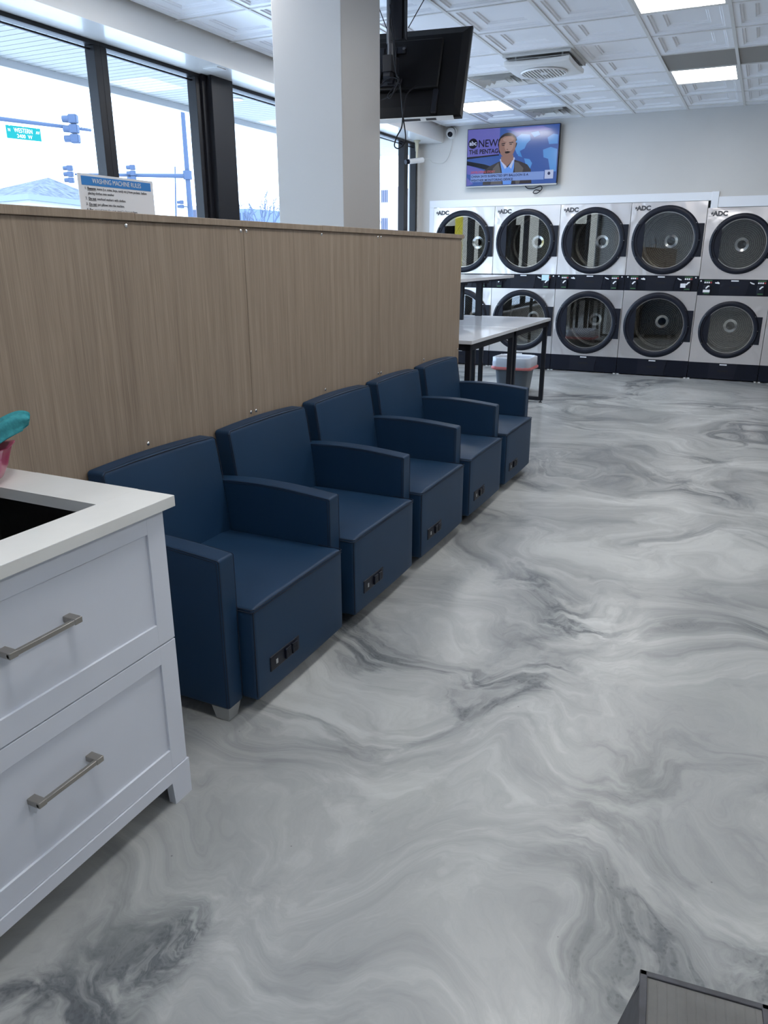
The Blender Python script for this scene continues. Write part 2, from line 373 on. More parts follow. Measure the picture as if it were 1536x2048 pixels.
# ceiling: coffered vinyl tiles with T-bar grid
TX0, TW, TY0, TH = -.455, .606, 6.41, .648
def tile_tops():
    bm = nb()
    prof = [(0,0),(.055,0),(.060,.008),(.072,.008),(.078,.016),(.150,.016),(.155,.023),(.167,.023),(.173,.030)]
    special = set(SPECIAL)
    for i in range(-6, 9):
        for j in range(-15, 7):
            if (i,j) in special: continue
            x0, y0 = TX0+i*TW, TY0+j*TH; x1, y1 = x0+TW, y0+TH
            if x0 < -4.14: x0 = -4.13
            y1 = min(y1, YB)
            if y1-y0 < .45 or x1-x0 < .45:
                vs = [bm.verts.new(p) for p in ((x0,y0,CZ),(x1,y0,CZ),(x1,y1,CZ),(x0,y1,CZ))]; bm.faces.new(vs); continue
            rings = []
            for d, h in prof:
                rings.append([bm.verts.new(p) for p in ((x0+d,y0+d,CZ+h),(x1-d,y0+d,CZ+h),(x1-d,y1-d,CZ+h),(x0+d,y1-d,CZ+h))])
            for a, b in zip(rings, rings[1:]):
                for k in range(4): bm.faces.new((a[k], a[(k+1)%4], b[(k+1)%4], b[k]))
            bm.faces.new(rings[-1])
    return bm
# tile positions (column, row) of everything that replaces a tile
LIGHTS = [(-1,3),(-1,-1),(-5,4),(-1,-5),(-5,0),(-5,-4),(3,-1),(3,-5),(-1,-9),(-5,-8),(3,-9)]  # lights beyond the visible ones are unseen, added as fill
GRILLES = [(-1,2),(0,2)]
DIFFS = [(-4,2),(-4,5)]
FAN = (-3,1)
SPECIAL = LIGHTS+GRILLES+DIFFS+[FAN]
ceil = struct(obj('ceiling', tile_tops(), MT['ceil']))
bm = nb()
for i in range(-5, 9): box(bm, TX0+i*TW-.012, TX0+i*TW+.012, YF, YB, CZ-.006, CZ+.012)
for j in range(-14, 7): box(bm, -4.13, XR, TY0+j*TH-.008, TY0+j*TH+.008, CZ-.005, CZ+.010)
obj('grid', bm, MT['grid'], ceil)
struct(obj('ceiling.001', box(nb(), XL-1.5, XR+.1, YF-.1, 11.7, 3.42, 3.5), MT['dark']))
# window-side soffit
bm = nb(); box(bm, XL-.12, -4.13, YF, YB, 2.93, 3.4)
sof = struct(obj('wall_soffit', bm, MT['soffit']))
bm = nb(); box(bm, XL-.1, XL+.02, YF, 11.6, 0, .45); 
struct(obj('wall_left', bm, MT['wall']))
bm = nb(); box(bm, XL-.06, -4.36, YF, YB, .45, .475, .003)
struct(obj('trim_3', bm, MT['trimw']))
# windows on the left; bays between mullions
def win(n, y0, y1, mull=.06):
    bm = nb(); x0, x1 = XL-.06, XL+.03
    box(bm, x0, x1, y0, y1, .475, .53, .003); box(bm, x0, x1, y0, y1, 2.902, 2.93, .003)
    box(bm, x0, x1, y0, y0+mull, .53, 2.902, .003); box(bm, x0, x1, y1-mull, y1, .53, 2.902, .003)
    box(bm, XL-.03, XL-.01, y0+mull, y1-mull, 2.872, 2.884)
    o = struct(obj('window_%d' % n, bm, MT['bronze']))
    obj('glass', box(nb(), XL-.022, XL-.016, y0+mull, y1-mull, .53, 2.902), MT['glass'], o)
    return o
edges = [(-3.2,-1.55),(-1.55,.35),(.35,2.3),(2.3,3.5),(3.5,4.69),(4.69,5.80)]
for k, (a, b) in enumerate(edges): win(k+1, a, b)
win(7, 6.14, 8.1); win(8, 8.1, 10.06, .065); win(9, 10.06, 10.44, .06)
bm = nb(); box(bm, XL-.08, XL+.10, 5.86, 6.16, .475, 2.93, .004); box(bm, XL-.06, XL+.05, 5.80, 5.87, .475, 2.93)
struct(obj('trim_4', bm, MT['bronze']))     # dark steel post between window bays
bm = nb(); box(bm, XL-.1, XL+.03, 10.43, YB, .45, 2.93)
struct(obj('wall_left.001', bm, MT['wall']))
# solid wall behind the camera
struct(obj('wall_front', box(nb(), XL-.1, XR+.1, YF-.1, YF, 0, 3.4), MT['walld']))

# column
col = thing('support_column', 'tall square grey painted column rising behind the wooden partition to the ceiling', 'column', (-2.51,4.49,0))
bm = nb(); box(bm, -2.735, -2.285, 4.24, 4.735, 0, CZ, .004)
obj('shaft', bm, MT['column'], col)

# ================================================================== PARTITION
PX = -2.02
par = thing('wooden_partition', 'long head-high oak laminate partition standing behind the blue armchairs', 'partition', (PX-.1,3,0))
seams = [-.3, 1.46, 2.845, 4.17, 5.56]
for k in range(4):
    p = obj('panel', box(nb(), PX-.02, PX, seams[k]+.0012, seams[k+1]-.0012, 0, 1.612, .001), MT['wood'], par)
    ys = [seams[k]+.02, (seams[k]+seams[k+1])/2, seams[k+1]-.02]
    for y in ys:
        for z in (1.597, .822):
            s = nb(); lathe(s, [(.0075,0),(.0072,.0025),(.005,.0045),(0.0001,.005)], (PX,y,z), 'x', 14)
            obj('screw', s, MT['chrome'], p, True)
obj('back_panel', box(nb(), PX-.2, PX-.185, -.3, 5.56, 0, 1.612), MT['wood'], par)
obj('core', box(nb(), PX-.185, PX-.02, -.28, 5.545, 0, 1.61), MT['wood'], par)
obj('end_panel', box(nb(), PX-.185, PX-.021, 5.545, 5.56, 0, 1.612), MT['wood'], par)
cj = [-.35, .9, 2.19, 3.50, 5.575]
for k in range(4):
    obj('cap', box(nb(), PX-.205, PX+.012, cj[k]+.001, cj[k+1]-.001, 1.613, 1.638+(.002 if k%2 else 0), .002), MT['wood'], par)

# rules sheet behind the partition
SX = -2.236
sg = thing('rules_sign', 'white paper sheet with blue header of washing machine rules above the partition top', 'sign', (SX,2.36,1.5))
obj('sheet', box(nb(), SX-.003, SX, 2.17, 2.555, 1.48, 1.776), MT['paper'], sg)
obj('header', box(nb(), SX, SX+.001, 2.185, 2.54, 1.738, 1.768), MT['pblue'], sg)
R_, U_ = (0,1,0), (0,0,1)
def st(t, y, z, s, m='ink', **k): return text('print', t, s, (SX+.0018, y, z), R_, U_, MT[m], sg, depth=.0003, **k)
st('WASHING MACHINE RULES', 2.36, 1.746, .0235, 'swhite', align='CENTER', sx=.86)
for z, n, b, t in [(1.724,'1.','Remove',' items (i.e. coins, keys, candy etc.) from pockets  before'),(1.708,'','','placing clothes into washer'),(1.690,'2.','Do not',' overload washers with clothes.'),(1.671,'3.','Do not',' put pillows into the machine.'),(1.652,'4.','Put',' unusual items (i.e. rugs, tents) in large washers')]:
    if n:
        st(n, 2.195, z, .0125); st(b, 2.209, z, .0125, bold=.0002, sx=.95)
        lw = {'Remove':.042,'Do not':.037,'Put':.02}[b]
        obj('print', box(nb(), SX, SX+.0016, 2.209, 2.209+lw, z-.003, z-.002), MT['ink'], sg)
        st(t, 2.209+lw, z, .0125, sx=.93)
    else: st(t, 2.209, z, .0125, sx=.93)

# ================================================================== ARMCHAIRS
PIT = .712
def make_chair():
    """local frame: origin on the floor, y = 0 at the near side of the seat"""
    t = thing('lounge_chair', '', 'armchair', (0,0,0), local=True)
    V = MT['vinyl']
    def crown(u, v, w, p):
        if w > 0: p.z += .016*w*(1-min(1,u*u))*(1-min(1,v*v)) - .010*w*max(0,(abs(v)-.8)/.2)
        if u > .9: p.x += .004*(1-v*v)
        return p
    s = obj('seat', soft(nb(), -1.96, -1.352, .003, .612, .056, .408, .014, 10, crown), V, t, 'all')
    sm = nb()
    for dz in (0, -.010):
        z = .399+dz
        tube(sm, [(-1.46,.002,z),(-1.36,.002,z),(-1.3515,.009,z),(-1.348,.1,z+.002),(-1.3468,.30,z+.005),(-1.348,.51,z+.002),(-1.3515,.606,z),(-1.36,.613,z),(-1.46,.613,z)], .0018, 6)
    tube(sm, [(-1.354,.0055,z_) for z_ in (.07,.2,.39)], .002, 6)
    obj('seam', sm, MT['thread'], s, True)
    # outlet strip in the seat front
    op = nb(); soft(op, -1.356, -1.346, .080, .268, .130, .188, .0045, 3)
    q = obj('outlet_strip', op, MT['blackp'], t, True)
    obj('usb_socket', box(nb(), -1.3462, -1.3445, .112, .124, .148, .166, .001), MT['alu'], q)
    for ya in (.168,.211): obj('socket', box(nb(), -1.347, -1.338, ya, ya+.036, .139, .179, .003), MT['band'], q)
    for y in (.187,.229):
        pr = nb()
        for dy in (-.006,.006): box(pr, -1.3382, -1.3375, y+dy-.001, y+dy+.001, .158, .168)
        cyl(pr, (-1.3382,y,.150), (-1.3375,y,.150), .0025, n=10)
        obj('slot', pr, MT['dark'], q)
    # back
    def backw(u, v, w, p):
        k = (p.z-.10)/.70
        p.x += -.055*k
        if u > 0: p.x -= .028*max(0,k)**2.2*u
        if u > .2: p.x += .020*(1-v*v)*(1-abs(w)**3)*(u)
        if w > .8: p.z += .010*(1-v*v)*((w-.8)/.2)
        if v > .85 and w > .3: p.y -= .0
        return p
    b = obj('backrest', soft(nb(), -1.965, -1.855, -.002, .618, .10, .795, .016, 10, backw), V, t, 'all')
    sm = nb()
    def bx(z, x): k = (z-.10)/.70; return x-.055*k-.028*k**2.2+.004
    tube(sm, [(bx(z,-1.860),-.0005,z) for z in (.42,.55,.7,.782)]+[(bx(.79,-1.862),.012,.793),(bx(.8,-1.858),.15,.799),(bx(.8,-1.856),.31,.8015),(bx(.8,-1.858),.47,.799),(bx(.79,-1.862),.604,.793)]+[(bx(z,-1.860),.6165,z) for z in (.782,.7,.62)], .0018, 6)
    tube(sm, [(bx(z,-1.868),-.0015,z) for z in (.42,.55,.7,.782)]+[(bx(.79,-1.870),.012,.795),(bx(.8,-1.868),.15,.803),(bx(.8,-1.868),.31,.8055),(bx(.8,-1.868),.47,.803),(bx(.79,-1.870),.604,.795)], .0016, 6)
    obj('seam', sm, MT['thread'], b, True)
    return t
def add_arm(t, y0):
    V = MT['vinyl']; y1 = y0+.079
    def aw(u, v, w, p):
        if w > 0:
            # gentle camber along the top
            s_ = (p.x+1.985)/.575
            p.z += w*(.022*math.sin(math.pi*min(1,max(0,.15+s_*.85))) - .004)
        return p
    a = obj('armrest', soft(nb(), -1.985, -1.409, y0, y1, .056, .600, .009, 10, aw), V, t, 'all')
    sm = nb()
    def top(x): 
        s_ = (x+1.985)/.575; return .600+(.022*math.sin(math.pi*min(1,max(0,.15+s_*.85)))-.004)
    for e, dy in ((y0+.0018,0),(y1-.0018,0)):
        pts = [(x, e+(-.0012 if e < y0+.01 else .0012), top(x)-.003) for x in (-1.97,-1.88,-1.75,-1.62,-1.5,-1.43,-1.413)] + [(-1.4095,e,.59),(-1.4095,e,.3),(-1.4095,e,.064)]
        tube(sm, pts, .0013, 6)
    for e in (y0-.0003, y1+.0003):
        pts = [(x, e, top(x)-.010) for x in (-1.97,-1.88,-1.75,-1.62,-1.5,-1.43)] + [(-1.418,e,.585),(-1.418,e,.3),(-1.418,e,.064)]
        tube(sm, pts, .0011, 6)
    obj('seam', sm, MT['thread'], a, True)
    for x in (-1.452, -1.94):
        f = nb(); yc = (y0+y1)/2; hw, lw = .036, .026
        tp = [(x-hw,yc-hw),(x+hw,yc-hw),(x+hw,yc+hw),(x-hw,yc+hw)]; lo = [(x-lw,yc-lw),(x+lw,yc-lw),(x+lw,yc+lw),(x-lw,yc+lw)]
        A = [f.verts.new((*p,.058)) for p in tp]; B = [f.verts.new((*p,.0)) for p in lo]
        f.faces.new(A); f.faces.new(B[::-1])
        for i in range(4): f.faces.new((A[i],B[i],B[(i+1)%4],A[(i+1)%4]))
        bmesh.ops.bevel(f, geom=f.edges[:], offset=.002, segments=2, affect='EDGES')
        obj('foot', f, MT['alu'], t, True)
ch = make_chair(); add_arm(ch, .619)
Y0 = 1.836
labs = ['navy blue vinyl armchair nearest the white sink cabinet, with an armrest on both sides',
        'navy blue vinyl armchair second in the row from the white cabinet',
        'navy blue vinyl armchair in the middle of the row of five',
        'navy blue vinyl armchair second from the far end of the row, before the last one',
        'navy blue vinyl armchair at the far end of the row, beside the white-topped table']
for k in range(1, 5): dup(ch, (0, Y0+k*PIT, 0), labs[k], 'row of navy armchairs along the partition')
ch.location = (0, Y0, 0); ch['label'] = labs[0]; ch['group'] = 'row of navy armchairs along the partition'
add_arm(ch, -.082)

# ================================================================== SINK CABINET
cx, cy1 = -1.32, 1.434
cab = thing('sink_cabinet', 'white vanity cabinet with two deep drawers and bracket feet, at left beside armchairs', 'cabinet', (-1.65,.9,0))
CBY = -.35
WH = MT['cab']
bm = nb(); box(bm, -1.98, cx-.02, cy1-.018, cy1, .075, .88, .001); box(bm, -1.98, cx-.02, CBY, CBY+.018, .075, .88); box(bm, -1.98, cx-.02, CBY, cy1, .075, .095); box(bm, -1.98, -1.965, CBY, cy1, .075, .88)
obj('carcass', bm, WH, cab)
# bracket base
bm = nb(); pl = [(cy1+.004,0),(cy1+.004,.114),(CBY,.114),(CBY,0),(CBY+.07,0),(CBY+.075,.076),(cy1-.072,.076),(cy1-.066,0)]
prism(bm, pl, 'x', cx-.02, cx+.004)
box(bm, -1.98, cx-.02, cy1-.02, cy1+.003, .07, .114); box(bm, -1.98, -1.92, cy1-.02, cy1+.003, 0, .07)
box(bm, cx-.08, cx-.02, cy1-.02, cy1+.003, 0, .07)
obj('base_rail', bm, WH, cab)
def drawer(z0, z1, ya, yb):
    d = nb()
    box(d, cx-.02, cx, ya, yb, z0, z1-.0) if False else None
    st_, tr, br = .062, .052, .062
    # recessed field and four frame members
    box(d, cx-.02, cx-.007, ya+.05, yb-.05, z0+.05, z1-.04)
    box(d, cx-.02, cx, yb-st_, yb, z0, z1, .0012); box(d, cx-.02, cx, ya, ya+st_, z0, z1, .0012)
    box(d, cx-.02, cx-.0004, ya+st_-.001, yb-st_+.001, z1-tr, z1, .0008); box(d, cx-.02, cx-.0004, ya+st_-.001, yb-st_+.001, z0, z0+br, .0008)
    return obj('drawer', d, WH, cab)
def handle(d, ya, yb, z):
    h = nb(); x = cx+.020
    soft(h, x, x+.010, ya, yb, z-.006, z+.006, .002, 2)
    for y in (ya, yb-.022):
        soft(h, cx-.009, x+.011, y, y+.022, z-.0075, z+.0075, .002, 2)
    obj('handle', h, MT['nickel'], d, True)
d1 = drawer(.508, .878, .30, cy1); handle(d1, .915, 1.110, .716)
d2 = drawer(.116, .504, .30, cy1); handle(d2, .922, 1.115, .337)
d3 = drawer(.508, .878, CBY, .296); d4 = drawer(.116, .504, CBY, .296)
# quartz worktop with undermount sink
ct = thing('worktop', 'white quartz worktop with square sink cutout, on top of the white cabinet', 'countertop', (-1.65,.9,.88))
bm = nb(); X0, X1, YA, YBc = -1.995, -1.30, CBY-.02, 1.462
sx0, sx1, sy0, sy1 = -1.80, -1.425, .45, 1.315
box(bm, X0, sx0, YA, YBc, .88, .910, .0015); box(bm, sx1, X1, YA, YBc, .88, .910, .0015)
box(bm, sx0-.001, sx1+.001, sy1, YBc, .88, .910, .0); box(bm, sx0-.001, sx1+.001, YA, sy0, .88, .910, .0)
obj('slab', bm, MT['quartz'], ct)
sk = thing('kitchen_sink', 'black rectangular undermount basin set in the white worktop', 'sink', (-1.61,.88,.66))
bm = nb(); a, b, c, d = sx0-.012, sx1+.012, sy0-.012, sy1+.012
box(bm, a-.01, a, c, d, .67, .8795); box(bm, b, b+.01, c, d, .67, .8795); box(bm, a, b, c-.01, c, .67, .8795); box(bm, a, b, d, d+.01, .67, .8795); box(bm, a, b, c, d, .66, .672)
obj('basin', bm, MT['sink'], sk)
bm = nb(); lathe(bm, [(.0001,.674),(.035,.674),(.045,.6765),(.05,.6735)], (-1.61,.88,0), 'z', 24); obj('drain', bm, MT['chrome'], sk, True)

# pink bowl with cloths
bc = Vector((-1.885, 1.290, .9105))
bw = thing('plastic_bowl', 'pink plastic bowl with a wavy rim on the worktop near the partition', 'bowl', bc)
bm = nb(); n = 60; prof = [(.045,0),(.085,0),(.104,.014),(.117,.040),(.125,.070),(.134,.096),(.140,.100),(.135,.096),(.121,.070),(.113,.040),(.098,.016),(.05,.005)]
rings = []
for r, h in prof:
    ring = []
    for k in range(n):
        t = 2*math.pi*k/n; wv = .006*math.sin(8*t)*(h/.1)
        ring.append(bm.verts.new(bc+Vector(((r+wv)*math.cos(t), (r+wv)*math.sin(t), h+.004*math.sin(8*t)*(h/.1)**2))))
    rings.append(ring)
for A, B in zip(rings, rings[1:]):
    for k in range(n): bm.faces.new((A[k], A[(k+1)%n], B[(k+1)%n], B[k]))
bm.faces.new(rings[0]); bm.faces.new(rings[-1])
obj('body', bm, MT['pink'], bw, 'all')
def cloth(name, m, path, width, lab, cat, th=.004, roll=-.95):
    bm = nb(); pts = spline(path, 8); rows = []
    for i, p in enumerate(pts):
        t = i/(len(pts)-1); wd = width*(.55+.45*math.sin(math.pi*min(1,.15+t*.75)))*(1 if t < .9 else math.sqrt(max(.05,(1-t)/.1)))
        d = (pts[min(i+1,len(pts)-1)]-pts[max(i-1,0)]).normalized(); side = d.cross(Vector((0,0,1))).normalized()
        nn = side.cross(d); side = (side*math.cos(roll)+nn*math.sin(roll)).normalized(); nn = side.cross(d)
        rows.append([(p + side*wd*s + nn*(.012*math.cos(s*4)+.004*math.sin(7*t+s*5)), nn) for s in [k/5-1 for k in range(11)]])
    T = [[bm.verts.new(p+nn*th/2) for p, nn in r] for r in rows]; Bt = [[bm.verts.new(p-nn*th/2) for p, nn in r] for r in rows]
    for i in range(len(rows)-1):
        for k in range(10):
            bm.faces.new((T[i][k],T[i][k+1],T[i+1][k+1],T[i+1][k])); bm.faces.new((Bt[i][k],Bt[i+1][k],Bt[i+1][k+1],Bt[i][k+1]))
        for k in (0,10): bm.faces.new((T[i][k],T[i+1][k],Bt[i+1][k],Bt[i][k]))
    for r_, q in ((T[0],Bt[0]),(T[-1],Bt[-1])):
        for k in range(10): bm.faces.new((r_[k],r_[k+1],q[k+1],q[k]))
    return tag(obj(name, bm, m, None, 'all'), lab, cat)
cloth('teal_washcloth', MT['teal'], [bc+Vector(v) for v in ((-.03,-.01,.03),(.0,.05,.085),(.03,.10,.125),(.07,.15,.155),(.09,.17,.150))], .033, 'teal towelling cloth folded over the rim of the pink bowl', 'cloth')
cloth('white_washcloth', MT['cloth'], [bc+Vector(v) for v in ((-.085,-.03,.05),(-.07,.02,.10),(-.055,.07,.15),(-.04,.10,.17))], .035, 'white cloth behind the teal one in the pink bowl', 'cloth')

# step stool at the lower right
so = thing('step_stool', 'black plastic step stool with grey ribbed top at the bottom right corner', 'stool', (.1,1.12,0), rz=0, local=True)
so.rotation_euler.z = math.radians(6); so.location = (-.029, 1.205, 0)
H0 = .20
def frus(bm, x0,x1,y0,y1,z1, x2,x3,y2,y3,z0):
    A = [bm.verts.new(p) for p in ((x0,y0,z1),(x1,y0,z1),(x1,y1,z1),(x0,y1,z1))]; B = [bm.verts.new(p) for p in ((x2,y2,z0),(x3,y2,z0),(x3,y3,z0),(x2,y3,z0))]
    bm.faces.new(A); bm.faces.new(B[::-1])
    for i in range(4): bm.faces.new((A[i],B[i],B[(i+1)%4],A[(i+1)%4]))
    return bm
SW = .226
bm = nb()
box(bm, 0, SW, -.012, 0, H0-.012, H0, .002); box(bm, 0, SW, -.40, -.388, H0-.012, H0, .002); box(bm, 0, .014, -.40, 0, H0-.012, H0, .002); box(bm, SW-.014, SW, -.40, 0, H0-.012, H0, .002); box(bm, .005, SW-.005, -.395, -.005, H0-.03, H0-.008)
obj('frame', bm, MT['stool'], so)
bm = nb(); box(bm, .014, SW-.014, -.388, -.012, H0-.010, H0-.004)
k = .016
while k < SW-.022: 
    box(bm, k, k+.0155, -.387, -.013, H0-.005, H0-.0035, .0007, 1); k += .0168
obj('tread', bm, MT['stool_t'], so)
for (sx, ex) in ((0,-1),(SW,1)):
    bm = nb(); xt = sx-ex*.006; xb = sx+ex*.03
    A = [(xt,-.0,H0-.012),(xt,-.40,H0-.012)]; B = [(xb,.02,0),(xb,-.42,0)]
    vs = [bm.verts.new(p) for p in (A[0],A[1],B[1],B[0])]; vs2 = [bm.verts.new((p[0]-ex*.012,p[1],p[2])) for p in (A[0],A[1],B[1],B[0])]
    bm.faces.new(vs); bm.faces.new(vs2[::-1])
    for i in range(4): bm.faces.new((vs[i],vs[(i+1)%4],vs2[(i+1)%4],vs2[i]))
    obj('side_panel', bm, MT['stool'], so)
for (yt, yb) in ((-.004,.02),(-.396,-.42)):
    bm = nb(); s_ = 1 if yb < -.2 else -1
    pts = [(0.004,yt,H0-.012),(SW-.004,yt,H0-.012),(SW+.026,yb,0),(-.026,yb,0)]
    vs = [bm.verts.new(p) for p in pts]; vs2 = [bm.verts.new((p[0],p[1]+s_*.008,p[2])) for p in pts]
    bm.faces.new(vs); bm.faces.new(vs2[::-1])
    for i in range(4): bm.faces.new((vs[i],vs[(i+1)%4],vs2[(i+1)%4],vs2[i]))
    obj('end_panel', bm, MT['stool'], so)

# ================================================================== FOLDING TABLES
def make_table(y0, y1, x0, x1, side):
    """one white-topped table, local frame at its near corner; side is +1 for the aisle side"""
    t = thing('folding_table', '', 'table', (x0,y0,0), local=True)
    w_, l_ = x1-x0, y1-y0
    obj('tabletop', box(nb(), .001, w_-.001, .002, l_-.002, .852, .880, .002), MT['top'], t)
    bm = nb(); s = .042
    for x in (.02, w_-.02-s): box(bm, x, x+s, .03, l_-.03, .80, .852)
    for y in (.03, l_-.03-s): box(bm, .02, w_-.02, y, y+s, .80, .852)
    obj('apron', bm, MT['black'], t)
    for x in (.02, w_-.02-s):
        for y in (.03, l_-.03-s):
            lg = obj('leg', box(nb(), x, x+s, y, y+s, .022, .80, .002), MT['black'], t)
            f = nb(); cyl(f, (x+s/2,y+s/2,0), (x+s/2,y+s/2,.008), .018, n=14); cyl(f, (x+s/2,y+s/2,.006), (x+s/2,y+s/2,.024), .006, n=10)
            obj('levelling_foot', f, MT['black'], lg, True)
    for y in (.03, l_-.03-s): obj('bottom_rail', box(nb(), .02+s, w_-.02-s, y, y+s, .022, .060, .002), MT['black'], t)
    return t
T1 = (5.60, 6.84); T2 = (6.845, 8.085)
tb = make_table(T1[0], T1[1], -2.70, -1.93, 1)
tb['label'] = 'white-topped black steel table on the aisle side, just past the last armchair'
g = 'white-topped folding tables behind the partition'; tb['group'] = g
dup(tb, (-2.70,T2[0],0), 'white-topped black steel table on the aisle side, farther one nearer the dryers', g)
dup(tb, (-3.475,T1[0],0), 'white-topped table on the window side, partly hidden behind the partition end', g)
dup(tb, (-3.475,T2[0],0), 'white-topped table on the window side, farther one nearer the dryers', g)
sh = thing('table_shelf', 'long raised white shelf on black posts over the middle of the tables', 'shelf', (-2.72,6.85,.88))
for (a, b) in ((5.62,6.86),(6.862,8.10)): obj('shelf_board', box(nb(), -3.08, -2.352, a, b, 1.275, 1.302, .002), MT['top'], sh)
bm = nb()
box(bm, -2.74, -2.66, 5.70, 8.06, 1.235, 1.275)
for y in (5.70,6.80,7.42,8.02): box(bm, -3.0, -2.42, y, y+.04, 1.24, 1.275)
obj('bracket', bm, MT['black'], sh)
for y in (5.70, 6.80, 7.44, 8.02): obj('post', box(nb(), -2.74, -2.675, y, y+.045, .880, 1.235, .001), MT['black'], sh)

# trash bin
tbn = thing('trash_bin', 'grey plastic waste bin with a clear liner and red drawstring, behind the tables', 'bin', (-2.44,8.62,0))
def rr(hx, hy, r, n=6):
    pts = []
    for (sx, sy, a0) in ((1,1,0),(-1,1,90),(-1,-1,180),(1,-1,270)):
        for k in range(n+1):
            a = math.radians(a0+90*k/n); pts.append((sx*(hx-r)+r*math.cos(a), sy*(hy-r)+r*math.sin(a)))
    return pts
def loft(bm, c, levels, cap=True, wob=0):
    rings = []
    for (hx, hy, z) in levels:
        rings.append([bm.verts.new(Vector(c)+Vector((x*(1+wob*random.uniform(-1,1)), y*(1+wob*random.uniform(-1,1)), z+wob*.15*random.uniform(-1,1)))) for x, y in rr(hx,hy,.07)])
    n = len(rings[0])
    for A, B in zip(rings, rings[1:]):
        for k in range(n): bm.faces.new((A[k],A[(k+1)%n],B[(k+1)%n],B[k]))
    if cap: bm.faces.new(rings[0])
    return bm
bcn = (-2.44, 8.62, 0)
obj('body', loft(nb(), bcn, [(.165,.15,.0),(.205,.18,.36),(.212,.187,.365),(.212,.187,.38),(.196,.17,.38),(.158,.14,.02)]), MT['bin'], tbn, True)
obj('liner', loft(nb(), bcn, [(.216,.19,.27),(.222,.196,.29),(.225,.198,.34),(.222,.196,.395),(.205,.18,.40),(.19,.165,.385),(.185,.16,.25)], False, .02), MT['bag'], tbn, 'all')
obj('drawstring', loft(nb(), bcn, [(.222,.196,.262),(.234,.207,.27),(.236,.209,.29),(.226,.2,.297)], False, .022), MT['ribbon'], tbn, 'all')

# ================================================================== DRYERS
def panel_hole(bm, x0, x1, z0, z1, cx_, cz_, r, y, n=64):
    A, B = [], []
    for k in range(n):
        t = 2*math.pi*k/n; u, v = math.cos(t), math.sin(t)
        A.append(bm.verts.new((cx_+r*u, y, cz_+r*v)))
        s = min(((x1-cx_)/u if u > 1e-9 else (x0-cx_)/u if u < -1e-9 else 1e9), ((z1-cz_)/v if v > 1e-9 else (z0-cz_)/v if v < -1e-9 else 1e9))
        B.append(bm.verts.new((cx_+s*u, y, cz_+s*v)))
    for k in range(n): bm.faces.new((A[k],A[(k+1)%n],B[(k+1)%n],B[k]))
    # corners
    cs = [(x1,z1),(x0,z1),(x0,z0),(x1,z0)]
    for (X, Z) in cs:
        best = None
        for k in range(n):
            b0, b1 = B[k].co, B[(k+1)%n].co
            on = lambda b: abs(b.x-X) < 1e-6, lambda b: abs(b.z-Z) < 1e-6
            if (abs(b0.x-X) < 1e-6 and abs(b1.z-Z) < 1e-6 and abs(b0.z-Z) > 1e-6) or (abs(b0.z-Z) < 1e-6 and abs(b1.x-X) < 1e-6 and abs(b0.x-X) > 1e-6): best = k
        if best is not None:
            c = bm.verts.new((X,y,Z)); bm.faces.new((B[best], c, B[(best+1)%n]))
    return bm
